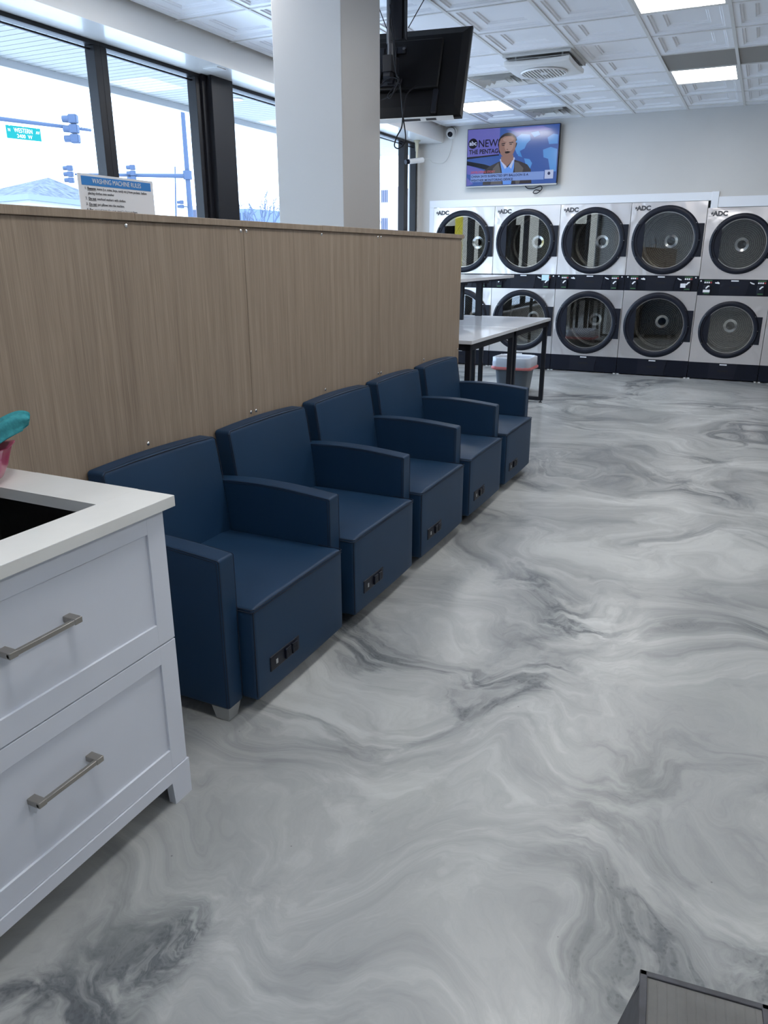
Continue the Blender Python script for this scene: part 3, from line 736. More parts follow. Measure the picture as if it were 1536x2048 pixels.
def make_dryer(wd, zb, z1, z2, zt, r, cz_lo, cz_hi, small=False):
    """local frame: x 0..wd, front face at y=0, depth behind"""
    t = thing('stacked_dryer', '', 'tumble dryer', (0,0,0), local=True)
    cx_ = wd/2; D = 1.0; g = .003
    bm = nb(); box(bm, g, .02, .01, D, .0, zt); box(bm, wd-.02, wd-g, .01, D, 0, zt); box(bm, g, wd-g, .01, D, zt-.01, zt); box(bm, g, wd-g, D-.02, D, 0, zt)
    obj('cabinet_body', bm, MT['alu'], t)
    for (a, b, cz) in ((zb, z1, cz_lo), (z2, zt, cz_hi)):
        bm = nb(); panel_hole(bm, g, wd-g, a+.001, b-.001, cx_, cz, r*.80, 0)
        box(bm, g, g+.003, -.0005, .012, a, b); box(bm, wd-g-.003, wd-g, -.0005, .012, a, b)
        obj('front_panel', bm, MT['steel'], t)
        # drum
        rd = r*.93; dk = nb()
        lathe(dk, [(r*.80,.0),(r*.80,.05),(rd,.06),(rd,.60),(rd*.97,.64),(rd*.88,.655)], (cx_,0,cz), 'y', 56)
        dr = obj('drum', dk, MT['disc'], t, True, at=(cx_,.65,cz))
        obj('drum_back', disc(nb(), (cx_,.655,cz), rd*.885), MT['disc'], dr, at=(cx_,.655,cz))
        rg = nb(); lathe(rg, [(rd*.90,-.004),(rd*.885,-.016),(rd*.865,-.016),(rd*.85,-.002)], (cx_,.65,cz), 'y', 56); obj('rim', rg, MT['chrome'], dr, True)
        hb = nb(); lathe(hb, [(.0001,-.075),(.022,-.073),(.030,-.060),(.045,-.02),(.052,0)], (cx_,.65,cz), 'y', 28); obj('hub', hb, MT['black'], dr, True)
        hc = nb(); lathe(hc, [(.052,-.006),(.085,-.009),(.09,-.001)], (cx_,.65,cz), 'y', 32); obj('hub_plate', hc, MT['chrome'], dr, True)
        # ribs inside the drum
        # door
        dn = nb()
        lathe(dn, [(r,.0),(r,-.022),(r*.975,-.036),(r*.93,-.042),(r*.86,-.042),(r*.835,-.036),(r*.82,-.018),(r*.82,.0)], (cx_,0,cz), 'y', 64)
        # chord segment at the left (handle grip side)
        ch_x = -r*.64; a0 = math.acos(ch_x/(r*.83)); seg = []
        for k in range(13):
            aa = a0+(2*math.pi-2*a0)*k/12; seg.append((cx_+r*.83*math.cos(aa), cz+r*.83*math.sin(aa)))
        prism(dn, seg, 'y', -.036, -.010)
        door = obj('door', dn, MT['blackp'], t, True)
        hg = nb(); pl = [(cx_+r*.70, cz+.40*r),(cx_+r*.86,cz+.50*r),(cx_+r*1.055,cz+.50*r),(cx_+r*1.055,cz-.50*r),(cx_+r*.86,cz-.50*r),(cx_+r*.70,cz-.40*r)]
        pl = [(cx_+r*.84,cz+.54*r),(cx_+r*.88,cz+.475*r),(cx_+r*1.06,cz+.475*r),(cx_+r*1.06,cz-.475*r),(cx_+r*.88,cz-.475*r),(cx_+r*.84,cz-.54*r)]
        prism(hg, pl, 'y', -.028, -.001)
        hgo = obj('hinge_plate', hg, MT['blackp'], door)
        ar = nb(); tube(ar, [(cx_+r*.93*math.cos(q), -.043, cz+r*.93*math.sin(q)) for q in [math.radians(a_) for a_ in range(-26,27,4)]], .005, 6); obj('hinge_groove', ar, MT['band'], door, True)
        ar = nb(); tube(ar, [(cx_+r*.93*math.cos(q), -.043, cz+r*.93*math.sin(q)) for q in [math.radians(a_) for a_ in range(150,211,4)]], .009, 8); obj('grip', ar, MT['band'], door, True)
        bl = nb()
        for a_ in (0,30,-30,150,180,210):
            q = math.radians(a_); p = Vector((cx_+r*.985*math.cos(q)-.01*math.cos(q), -.034, cz+r*.985*math.sin(q)))
            cyl(bl, p, p+Vector((0,-.006,0)), .0055, .004, n=10)
        obj('bolt', bl, MT['chrome'], door, True)
        gl = nb(); pts = []
        for k in range(49):
            aa = -a0+2*a0*k/48; pts.append((cx_+r*.825*math.cos(aa), cz+r*.825*math.sin(aa)))
        prism(gl, pts, 'y', -.022, -.018)
        obj('glass', gl, MT['dglass'], door)
    # control band and kick panel
    for (a, b, ctl) in ((0.012, zb, False), (z1, z2, True)):
        bm = nb(); box(bm, g, wd-g, -.004, .02, a, b, .001)
        p = obj('control_panel' if ctl else 'kick_panel', bm, MT['band'], t)
        m_ = (a+b)/2; ln = nb()
        x_a, x_b = wd*.30, wd*.70
        prism(ln, [(x_a,a+.004),(x_b-.03,a+.004),(x_b,b-.004),(x_a,b-.004)], 'y', -.009, -.003)
        q = obj('lint_drawer', ln, MT['blackp'], p)
        obj('label_tag', box(nb(), cx_-.042, cx_+.042, -.0105, -.008, b-.024, b-.010), MT['led_w'], q)
        obj('slot', box(nb(), cx_-.062, cx_+.062, -.0100, -.008, m_-.004, m_+.014), MT['dark'], q)
        if ctl:
            for sx in (.135, .865):
                X = wd*sx; s = 1 if sx < .5 else -1
                obj('display', box(nb(), X-.045, X+.045, -.0055, -.003, b-.022, b-.012), MT['led_g'], p)
                for k in range(4): obj('button', box(nb(), X-.043+k*.023, X-.026+k*.023, -.006, -.003, b-.048, b-.030), MT['led_r'] if k == 3 else MT['led_w'], p)
                cr = obj('card_reader', soft(nb(), X-.045, X+.035, -.035, -.002, a+.008, m_+.028, .006, 2), MT['blackp'], p, True)
                hn = nb(); prism(hn, [(X-.022,m_-.012),(X-.012,m_-.018),(X+.012,m_+.008),(X+.022,m_+.010),(X+.020,m_+.022),(X+.002,m_+.020),(X-.018,m_+.0)], 'y', -.0365, -.0345)
                obj('symbol', hn, MT['led_w'], cr)
                obj('strip', box(nb(), X-.034, X+.026, -.0365, -.0345, a+.022, a+.032), MT['led_g'], cr)
                ar = nb(); xa = X+s*.105
                prism(ar, [(xa-.025,b-.048 if s > 0 else b-.038),(xa-.025,b-.036 if s > 0 else b-.026),(xa+.0,b-.036),(xa+.0,b-.026 if s > 0 else b-.036),(xa+.025,b-.040 if s > 0 else b-.046),(xa+.025,b-.056),(xa-.0,b-.052)], 'y', -.006, -.003)
                obj('arrow', ar, MT['led_w'], p)
                bm = nb(); lathe(bm, [(.0001,-.009),(.008,-.008),(.010,-.003)], (X-s*.083,0,b-.022), 'y', 16); obj('indicator', bm, MT['led_w'], p, True)
    lg = text('badge', 'ADC', .072, (.068,-.004,zt-.090), (1,0,0), (0,0,1), MT['logo'], t, depth=.003, bold=.004, sx=1.05)
    sb = nb()
    pts = []
    for k in range(10):
        rr_ = .022 if k % 2 == 0 else .009; a_ = math.pi/2+math.pi*k/5; pts.append((.056+rr_*math.cos(a_), zt-.064+rr_*math.sin(a_)))
    prism(sb, pts, 'y', -.006, -.001); obj('star', sb, MT['logo'], lg)
    for x in (.025, wd-.025): obj('foot', box(nb(), x-.012, x+.012, .0, .03, .0, .012), MT['white'], t)
    return t
YD = 10.5
BW = .885
dg = 'row of stacked steel dryers along the back wall'
big = make_dryer(BW, .216, 1.070, 1.256, 2.115, .405, .648, 1.672)
dl = ['tall stacked steel dryer at the left end, half hidden by the partition and tables',
      'tall stacked steel dryer second from the left, above the grey bin',
      'tall stacked steel dryer in the middle, with the far table corner at its left',
      'tall stacked steel dryer beside the lower one, fourth from the left']
for k in range(1, 4): dup(big, (-4.245+k*BW-.0, YD, 0), dl[k], dg)
big.location = (-4.245, YD, 0); big['label'] = dl[0]; big['group'] = dg
sm_ = make_dryer(.82, .212, 1.028, 1.219, 2.035, .345, .622, 1.625, True)
dup(sm_, (-.705+.82, YD, 0), 'lower stacked steel dryer cut off by the right edge of the picture', dg)
sm_.location = (-.705, YD, 0); sm_['label'] = 'lower stacked steel dryer with smaller doors, right of the four taller ones'; sm_['group'] = dg
# paper notes stuck on the control bands
def note(x, z, w_, h_, m, lab):
    tag(obj('paper_note', box(nb(), x, x+w_, YD-.0385, YD-.037, z, z+h_), m, None), lab, 'note')
note(-3.36+.885*.865-.035-.03, 1.178, .098, .072, MT['note'], 'pale blue note stuck over the controls of the second dryer')
note(-1.59+.885*.865-.085, 1.115, .062, .05, MT['paper'], 'small white note taped on the card reader of the fourth dryer')
note(-.705+.82*.135-.047, 1.065, .078, .030, MT['paper'], 'white sticker on the left card reader of the lower dryer')

# ================================================================== WALL TV
tx0, tx1, tz0, tz1 = -3.765, -2.54, 2.352, 3.062; TYf = YB-.075
tv = thing('wall_television', 'flat television on the back wall showing a news broadcast', 'television', ((tx0+tx1)/2, YB-.03, tz0))
obj('casing', box(nb(), tx0, tx1, TYf+.002, YB-.03, tz0, tz1, .004), MT['black'], tv)
obj('bezel', box(nb(), tx0, tx1, TYf-.004, TYf+.01, tz0, tz0+.018, .002), MT['alu'], tv)
obj('wall_bracket', box(nb(), tx0+.3, tx1-.3, YB-.032, YB, tz0+.15, tz1-.15), MT['black'], tv)
E_ = dict(bg=emat('screen_blue', (.035,.09,.33)), left=emat('screen_violet', (.12,.12,.42)), map=emat('screen_map_blue', (.08,.26,.62)), blk=emat('screen_black', (.004,.004,.012)), skin=emat('screen_skin', (.24,.14,.12)), face=emat('screen_skin_light', (.33,.21,.18)), hair=emat('screen_hair', (.018,.012,.014)),
          jk=emat('screen_jacket', (.035,.03,.035)), lap=emat('screen_jacket_light', (.10,.095,.10)), sh=emat('screen_shirt', (.12,.28,.75)), wh=emat('screen_white', (.42,.48,.68)), strip=emat('screen_caption_blue', (.18,.28,.6)), redp=emat('screen_red', (.4,.10,.13)), dk=emat('screen_caption_ink', (.02,.03,.10)))
sc = obj('screen', box(nb(), tx0+.008, tx1-.008, TYf-.001, TYf+.003, tz0+.02, tz1-.008), E_['bg'], tv)
TWd, THt = tx1-tx0-.016, tz1-tz0-.028
def sp(u, v): return (tx0+.008+u*TWd, tz1-.008-v*THt)       # u right, v down, 0..1
lay = [0]
def gfx(name, polys, m):
    lay[0] += 1; y = TYf-.001-.0006*lay[0]
    for pl in polys: obj(name, prism(nb(), [sp(u,v) for u,v in pl], 'y', y, TYf), E_[m], sc)
def ell(u, v, a, b, n=28, t0=0, t1=360): return [(u+a*math.cos(math.radians(t0+(t1-t0)*k/n)), v+b*math.sin(math.radians(t0+(t1-t0)*k/n))) for k in range(n)]
gfx('studio_panel', [[(0,.0),(.36,.0),(.36,.47),(0,.48)]], 'left')
gfx('studio_bar', [[(0,.48),(.36,.455),(.36,.475),(0,.515)],[(0,.55),(.2,.62),(.35,.7),(.35,.78),(.1,.66),(0,.62)]], 'blk')
gfx('studio_light', [[(0,.62),(.12,.68),(.3,.80),(.05,.80),(0,.78)],[(0,.84),(.08,.96),(.02,.99),(0,.99)],[(.42,.03),(.82,.015),(.93,.09),(.55,.10)]], 'left')
gfx('world_map', [[(.53,.20),(.60,.13),(.69,.15),(.70,.24),(.66,.30),(.64,.38),(.59,.42),(.57,.5),(.62,.53),(.56,.47),(.53,.36)],[(.70,.12),(.78,.10),(.80,.16),(.74,.20)],[(.64,.55),(.70,.57),(.73,.64),(.71,.74),(.69,.84),(.67,.70)],[(.84,.42),(.92,.38),(.99,.42),(.99,.80),(.93,.80),(.90,.58),(.85,.55)],[(.88,.22),(.94,.16),(.99,.18),(.99,.33),(.90,.33)]], 'map')
gfx('logo_disc', [ell(.062,.245,.052,.09)], 'blk')
def stxt(s, u, v, size, m, **k):
    lay[0] += 1; x, z = sp(u, v); return text('caption', s, size, (x, TYf-.001-.0006*lay[0], z), (1,0,0), (0,0,1), E_[m], sc, depth=.0002, **k)
stxt('abc', .062, .275, .074, 'wh', align='CENTER', bold=.002)
stxt('NEWS', .122, .315, .125, 'blk', bold=.001, sx=.92)
stxt('THE PENTAGON', .02, .43, .073, 'blk', bold=.002, sx=.93)
gfx('jacket', [[(.19,.99),(.195,.75),(.26,.66),(.36,.59),(.42,.56),(.50,.55),(.60,.60),(.68,.66),(.72,.75),(.735,.99)]], 'jk')
gfx('lapel', [[(.28,.99),(.30,.70),(.36,.60),(.395,.80),(.41,.99)],[(.56,.99),(.545,.75),(.535,.60),(.58,.62),(.64,.72),(.60,.99)]], 'lap')
gfx('shirt', [[(.375,.56),(.41,.62),(.46,.70),(.50,.62),(.535,.54),(.535,.70),(.51,.99),(.42,.99),(.40,.75)]], 'sh')
gfx('collar', [[(.372,.55),(.39,.54),(.455,.69),(.435,.72)],[(.53,.52),(.54,.54),(.505,.72),(.48,.68)]], 'wh')
gfx('neck', [[(.385,.50),(.52,.48),(.525,.56),(.455,.68),(.39,.58)]], 'skin')
gfx('hair', [ell(.452,.27,.104,.175)+[(.365,.44)]], 'hair')
gfx('face', [[(.358,.26),(.375,.19),(.42,.15),(.50,.15),(.535,.20),(.545,.28),(.538,.38),(.515,.47),(.47,.53),(.425,.52),(.385,.47),(.362,.38)]], 'skin')
gfx('cheek', [ell(.47,.33,.05,.09), ell(.46,.21,.06,.045)], 'face')
gfx('features', [[(.385,.275),(.425,.265),(.425,.28),(.385,.29)],[(.47,.26),(.515,.26),(.515,.275),(.47,.275)],ell(.405,.305,.016,.008),ell(.49,.295,.016,.008),[(.425,.42),(.46,.41),(.49,.425),(.465,.45),(.435,.45)],[(.44,.375),(.465,.38),(.455,.388)]], 'hair')
gfx('caption_bar', [[(.05,.79),(.865,.79),(.865,.93),(.05,.93)]], 'strip')
gfx('caption_logo', [[(.875,.77),(.965,.77),(.965,.92),(.875,.92)]], 'wh')
gfx('caption_logo_dot', [ell(.92,.83,.015,.028)], 'dk')
stxt('DEVELOPING STORY', .05, .775, .036, 'redp', bold=.001)
stxt('CHINA SAYS SUSPECTED SPY BALLOON IS A', .055, .852, .0385, 'dk', bold=.001, sx=1.02)
stxt('WEATHER MONITORING DEVICE', .055, .922, .0385, 'dk', bold=.001, sx=1.0)
bm = nb(); cr_ = spline([(-2.97,YB-.02,2.36),(-2.93,YB-.02,2.325),(-2.85,YB-.03,2.32),(-2.76,YB-.03,2.345),(-2.74,YB-.03,2.31),(-2.80,YB-.03,2.26),(-2.85,YB-.03,2.27),(-2.82,YB-.03,2.30),(-2.76,YB-.025,2.29)], 8); tube(bm, cr_, .006, 8)
tag(obj('power_cable', bm, MT['black'], None, True), 'black cable dangling under the wall television', 'cable')

# ================================================================== HANGING TV (seen from behind)
tc_ = Vector((-2.535,5.384,2.679)); yaw, tilt = .133, .425
u = Vector((math.cos(yaw), math.sin(yaw), 0)); nn = Vector((-math.sin(yaw), math.cos(yaw), 0)); v = Vector((0,0,1))*math.cos(tilt)+nn*math.sin(tilt)
bk = u.cross(v)      # points back towards the viewer
if bk.y > 0: bk = -bk
htv = thing('hanging_television', 'black television seen from behind, hung from the ceiling beside the grey column', 'television', tuple(tc_))
def tvm(bm, mp=None):
    mt = Matrix.Identity(4)
    for i in range(3): mt[i][0] = u[i]; mt[i][1] = -bk[i]; mt[i][2] = v[i]; mt[i][3] = tc_[i]
    bm.transform(mt); return bm
# local: x right, y away from viewer, z up
bm = nb()
lv = [(.555,.325,.035),(.555,.325,.012),(.545,.315,.0),(.50,.255,-.025)]
A = [[bm.verts.new((sx*a, y, sz*b)) for sx, sz in ((-1,-1),(1,-1),(1,1),(-1,1))] for a, b, y in lv]
for P, Q in zip(A, A[1:]):
    for k in range(4): bm.faces.new((P[k],P[(k+1)%4],Q[(k+1)%4],Q[k]))
bm.faces.new(A[0]); bm.faces.new(A[-1])
obj('casing', tvm(bm), MT['grey_tv'], htv)
bm = nb(); box(bm, -.38, .38, -.062, -.02, -.15, .205, .010); obj('back_housing', tvm(bm), MT['grey_tv'], htv)
for a in (.35,-.385): obj('housing_rib', tvm(box(nb(), a, a+.035, -.045, -.01, -.315, -.15, .004)), MT['black'], htv)
bm = nb(); box(bm, -.545, .545, .034, .037, -.31, .315); obj('screen', tvm(bm), E_['blk'], htv)
bm = nb(); box(bm, -.12, .13, -.075, -.062, .10, .15, .003); box(bm, -.12, .13, -.075, -.062, -.13, -.08, .003); box(bm, -.06, -.02, -.085, -.07, -.12, .14, .002); box(bm, .03, .07, -.085, -.07, -.12, .14, .002); mb = obj('mounting_plate', tvm(bm), MT['black'], htv)
bm = nb()
for (x, z) in ((.12,.125),(.10,-.105),(-.11,.125),(-.11,-.105)): cyl(bm, (x,-.086,z), (x,-.07,z), .011, n=14)
obj('bolt', tvm(bm), MT['chrome'], mb, True)
bq = scr(778,128,5.19); bm = nb(); box(bm, bq.x-.035, bq.x+.03, bq.y-.03, bq.y+.10, bq.z-.05, bq.z+.05, .003); cyl(bm, (bq.x-.03,bq.y,bq.z-.07), (bq.x+.02,bq.y,bq.z-.07), .032, n=18); obj('tilt_bracket', bm, MT['black'], htv)
bm = nb(); box(bm, -.50, .50, -.012, .034, -.331, -.326, .001); be = obj('bottom_strip', tvm(bm), MT['white'], htv)  # white strip with dark slots along the lower side
for xa, xb in ((.15,.27),(.31,.38)): obj('dark_slot', tvm(box(nb(), xa, xb, .0, .022, -.333, -.330)), MT['band'], be)
P0 = Vector((-2.435, 5.20, 2.73))
bm = nb(); cyl(bm, P0, (P0.x,P0.y,CZ), .019, n=18); cyl(bm, (P0.x,P0.y,P0.z+.09), (P0.x,P0.y,CZ), .024, n=18); cyl(bm, (P0.x,P0.y,CZ-.012), (P0.x,P0.y,CZ), .07, n=22)
obj('pole', bm, MT['logo'], htv, True)
bm = nb(); box(bm, P0.x+.015, P0.x+.105, P0.y-.02, P0.y-.005, 2.835, CZ, .002); box(bm, P0.x+.015, P0.x+.105, P0.y+.03, P0.y+.04, 2.86, CZ); box(bm, P0.x+.095,P0.x+.105,P0.y-.02,P0.y+.04,2.84,CZ)
obj('cable_cover', bm, MT['black'], htv)
bm = nb(); tube(bm, [(P0.x+.23,P0.y+.1,CZ),(P0.x+.13,P0.y,2.90)], .003, 6); tube(bm, [(P0.x-.12,P0.y,CZ),(P0.x-.02,P0.y,2.90)], .003, 6)
obj('brace_wire', bm, MT['black'], htv)
bm = nb()
tube(bm, spline([P0+Vector((.03,-.04,.38)),P0+Vector((.02,-.045,.2)),P0+Vector((.05,-.06,.1)),P0+Vector((.06,-.07,-.02)),P0+Vector((.09,-.07,-.15)),scr(800,170,5.1),scr(806,232,5.1),scr(811,270,5.1),scr(809,286,5.1),scr(798,297,5.1),scr(789,292,5.1),scr(793,275,5.1),scr(803,255,5.1),scr(806,232,5.09),scr(812,195,5.12),scr(818,183,5.16),scr(832,172,5.2)], 8), .0045, 6)
tube(bm, spline([P0+Vector((.02,-.05,.3)),P0+Vector((.07,-.075,.05)),P0+Vector((.08,-.08,-.1)),scr(798,158,5.08),scr(790,178,5.08),scr(781,196,5.08),scr(776,190,5.08),scr(790,172,5.08),scr(802,160,5.08),scr(796,175,5.08),scr(778,192,5.1),scr(762,200,5.1)], 8), .004, 6)
tube(bm, spline([scr(797,158,5.1),scr(785,155,5.1),scr(772,160,5.1),scr(760,172,5.1)], 8), .004, 6)
tag(obj('television_cables', bm, MT['black'], None, True), 'tangle of black cables looping down behind the hanging television', 'cable')

# ================================================================== CEILING FITTINGS
def tc(i, j): return TX0+(i+.5)*TW, TY0+(j+.5)*TH
lt = thing('ceiling_light', '', 'ceiling light', (0,0,0), local=True)
bm = nb(); hx, hy = TW/2, TH/2
box(bm, -hx+.012, -hx+.03, -hy+.008, hy-.008, -.004, .04); box(bm, hx-.03, hx-.012, -hy+.008, hy-.008, -.004, .04); box(bm, -hx+.03, hx-.03, -hy+.008, -hy+.026, -.004, .04); box(bm, -hx+.03, hx-.03, hy-.026, hy-.008, -.004, .04)
obj('frame', bm, MT['grid'], lt); obj('diffuser', box(nb(), -hx+.03, hx-.03, -hy+.026, hy-.026, .0, .006), MT['diff'], lt)
ll = ['bright square ceiling light next to the brown grille, nearest the back wall', 'bright square ceiling light at the top edge of the picture', 'bright square ceiling light beside the hanging television']
for n_, (i, j) in enumerate(LIGHTS):
    x, y = tc(i, j)
    if n_ == 0: lt.location = (x,y,CZ); lt['label'] = ll[0]; lt['group'] = 'square ceiling lights'
    else: dup(lt, (x,y,CZ), ll[n_] if n_ < 3 else 'bright square ceiling light out of the picture, added as fill light for the room', 'square ceiling lights')
gr = thing('ceiling_grille', '', 'air grille', (0,0,0), local=True)
bm = nb(); box(bm, -hx+.012, hx-.012, -hy+.008, hy-.008, .02, .03)
obj('backing', bm, MT['dark'], gr)
bm = nb(); k = -hy+.015
while k < hy-.02: box(bm, -hx+.014, hx-.014, k, k+.012, .002, .014); k += .0165
obj('louvre', bm, MT['louv'], gr)
for n_, (i, j) in enumerate(GRILLES):
    x, y = tc(i, j); lb = ['brown louvred ceiling grille right in front of a bright square light', 'brown louvred ceiling grille at the right edge of the picture'][n_]
    if n_ == 0: gr.location = (x,y,CZ); gr['label'] = lb; gr['group'] = 'brown ceiling grilles'
    else: dup(gr, (x,y,CZ), lb, 'brown ceiling grilles')
df = thing('air_diffuser', '', 'air vent', (0,0,0), local=True)
bm = nb(); 
def sqring(bm, a, b, za, zb_):
    A = [bm.verts.new((sx*a, sy*a, za)) for sx, sy in ((-1,-1),(1,-1),(1,1),(-1,1))]; B = [bm.verts.new((sx*b, sy*b, zb_)) for sx, sy in ((-1,-1),(1,-1),(1,1),(-1,1))]
    for k in range(4): bm.faces.new((A[k],A[(k+1)%4],B[(k+1)%4],B[k]))
for (a, b, za, zb_) in ((.29,.265,0,-.004),(.265,.20,-.004,.05),(.225,.175,-.02,.03),(.175,.135,-.004,.045),(.155,.105,-.022,.025),(.105,.07,-.004,.04),(.08,.04,-.024,.02),(.04,.0005,-.01,-.01)): sqring(bm, a, b, za, zb_)
obj('vanes', bm, MT['grid'], df)
bm = nb(); box(bm, -.29, .29, -.29, .29, .055, .06); obj('duct_plate', bm, MT['louv'], df)
for n_, (i, j) in enumerate(DIFFS):
    x, y = tc(i, j); lb = ['white four-way air diffuser just behind the ceiling fan', 'white four-way air diffuser above the wall television'][n_]
    if n_ == 0: df.location = (x,y,CZ); df['label'] = lb; df['group'] = 'white air diffusers'
    else: dup(df, (x,y,CZ), lb, 'white air diffusers')
fx, fy = tc(*FAN)
fn = thing('ceiling_fan', 'white square box fan hanging out of the ceiling with a round slatted grille', 'fan', (fx,fy,CZ))
bm = nb()
for s in (-1,1):
    box(bm, fx-.29, fx+.29, fy+s*.29-.008, fy+s*.29+.008, CZ-.028, CZ+.03); box(bm, fx+s*.28-.008, fx+s*.28+.008, fy-.29, fy+.29, CZ-.028, CZ+.03)
    for k in range(3): box(bm, fx-.27, fx+.27, fy+s*.25-.004, fy+s*.25+.004, CZ-.045-.0-k*.012, CZ-.04-k*.012)
obj('housing', bm, MT['grid'], fn)
bm = nb(); box(bm, fx-.27, fx+.27, fy-.27, fy+.27, CZ-.0, CZ+.02); obj('cavity', bm, MT['louv'], fn)
bm = nb()
for sx in (-1,1):
    for sy in (-1,1): cyl(bm, (fx+sx*.2,fy+sy*.2,CZ-.075), (fx+sx*.2,fy+sy*.2,CZ), .008, n=8)
cyl(bm, (fx,fy,CZ-.075), (fx,fy,CZ), .06, n=18)
obj('hanger', bm, MT['white'], fn)
bm = nb()
def fw(u_, v_, w_, p):
    p.z += .022*(u_*u_+v_*v_)/2
    return p
soft(bm, fx-.285, fx+.285, fy-.285, fy+.285, CZ-.112, CZ-.072, .012, 8, fw)
fc = obj('cover', bm, MT['white'], fn, 'all')
bm = nb(); disc(bm, (fx,fy,CZ-.1135), .19, 'z', 40); obj('fan_opening', bm, MT['louv'], fc)
bm = nb(); lathe(bm, [(.185,-.113),(.188,-.122),(.198,-.122),(.202,-.110)], (fx,fy,CZ), 'z', 40); lathe(bm, [(.0001,-.124),(.035,-.122),(.042,-.113)], (fx,fy,CZ), 'z', 24)
for k in range(-6, 7):
    x = k*.028; h = math.sqrt(max(0,.188**2-x*x)); box(bm, fx+x-.0055, fx+x+.0055, fy-h, fy+h, CZ-.121, CZ-.114)
obj('grille', bm, MT['white'], fc)

# soffit cover plate, cameras
bp = tag(obj('junction_plate', box(nb(), -4.31, -4.17, 5.64, 5.76, 2.922, 2.93, .002), MT['white']), 'small white cover plate under the window soffit above the dark post', 'cover plate')
dc = thing('dome_camera', 'white dome security camera high in the corner left of the wall television', 'security camera', (-4.01,YB,3.05))
bm = nb(); lathe(bm, [(.0001,0),(.072,0),(.072,-.03),(.066,-.045)], (-4.01,YB,3.045), 'y', 28); obj('base', bm, MT['white'], dc, True)
bm = nb(); bmesh.ops.create_uvsphere(bm, u_segments=28, v_segments=16, radius=.062); bm.transform(Matrix.Translation((-4.01,YB-.055,3.04))); obj('shell', bm, MT['white'], dc, 'all')
bm = nb(); bmesh.ops.create_uvsphere(bm, u_segments=20, v_segments=12, radius=.034); bm.transform(Matrix.Translation((-4.0,YB-.100,3.015))); obj('lens', bm, MT['band'], dc, 'all')
b2 = thing('bracket_camera', 'small bullet camera on an ivory drop bracket by the last window', 'security camera', (-4.38,10.2,2.93))
bm = nb(); cyl(bm, (-4.36,10.15,2.93), (-4.36,10.15,2.915), .045, n=18); cyl(bm, (-4.36,10.15,2.92), (-4.36,10.15,2.80), .026, .018, n=14); cyl(bm, (-4.36,10.15,2.80), (-4.36,10.15,2.70), .014, n=12); obj('bracket', bm, MT['ivory'], b2, True)
bm = nb(); cyl(bm, (-4.42,10.02,2.665), (-4.30,10.22,2.70), .032, n=16); obj('body', bm, MT['white'], b2, True)
bm = nb(); cyl(bm, (-4.445,9.975,2.657), (-4.418,10.02,2.665), .030, n=16); obj('lens', bm, MT['band'], b2, True)
bm = nb(); tube(bm, spline([(-4.31,10.2,2.70),(-4.25,10.3,2.72),(-4.22,10.4,2.68),(-4.12,10.49,2.68),(-4.05,YB-.01,2.76),(-4.01,YB-.01,2.90),(-4.0,YB-.01,3.0)], 8), .004, 6)
tag(obj('camera_cable', bm, MT['pvc'], None, True), 'thin white cable sagging between the two security cameras', 'cable')

# ================================================================== OUTDOORS
struct(obj('floor.001', box(nb(), -140, 120, -120, 140, -.25, -.15), MT['asphalt']))
ev = thing('roof_overhang', 'white ribbed roof overhang outside the windows', 'roof overhang', (-5.2,4,3.06))
bm = nb(); x = YF
y = -4.0
while y < 12.5:
    box(bm, -6.0, -4.63, y, y+.090, 3.062, 3.09); box(bm, -6.0, -4.63, y+.090, y+.100, 3.078, 3.09); y += .100
obj('boards', bm, MT['eave'], ev)
bm = nb(); box(bm, -6.06, -6.0, -4.0, 12.5, 3.0, 3.45, .004); obj('fascia', bm, MT['trimw'], ev)
bm = nb(); lathe(bm, [(.0001,3.060),(.07,3.060),(.085,3.055),(.085,3.062)], (-5.3,7.45,0), 'z', 24); obj('recessed_lamp', bm, MT['white'], ev, True)
bm = nb(); box(bm, -4.63, -4.60, -4, 12.5, 2.93, 3.45); obj('wall_top', bm, MT['eave'], ev)

HZ = MT['haze']
def signal(name, c, s, lab, r_=Vector((.9,.43,0)), n3=3, plate=True):
    t = thing(name, lab, 'traffic light', tuple(c)); side = Vector((-.75,-.66,0)).normalized()
    bm = nb()
    for k in range(n3):
        cc = c+Vector((0,0,(1-k)*.34*s)); 
        tt = bmesh.new(); bmesh.ops.create_cube(tt, size=1); bmesh.ops.bevel(tt, geom=tt.edges[:], offset=.08, segments=2, affect='EDGES')
        merge(bm, tt, Matrix.Translation(cc) @ Matrix.Rotation(math.atan2(r_.y,r_.x),4,'Z') @ Matrix.Diagonal((.32*s,.26*s,.31*s,1)))
    obj('housing', bm, HZ, t)
    for k in range(n3):
        cc = c+Vector((0,0,(1-k)*.34*s)); bm = nb(); cyl(bm, cc-r_*.14*s, cc-r_*.40*s, .13*s, .12*s, n=16); obj('visor', bm, HZ, t, True)
    return t
ar0, ar1 = Vector((-23.6,19.15,5.76)), Vector((-22.50,22.72,5.75)); da = (ar1-ar0).normalized()
ma = thing('signal_mast_arm', 'long blue-grey horizontal mast arm carrying the street name sign', 'mast arm', (ar0.x,ar0.y,0))
bs = ar0-da*9
bm = nb(); cyl(bm, bs, ar1, .12, .055, n=14); obj('arm', bm, HZ, ma, True)
bm = nb(); cyl(bm, (bs.x,bs.y,-.15), (bs.x,bs.y,7.0), .15, .11, n=14); obj('pole', bm, HZ, ma, True)
signal('traffic_light', scr(146,258,21.9)+Vector((.06,.0,0)), .92, 'blue-grey traffic light hanging on the mast arm right of the green street sign')
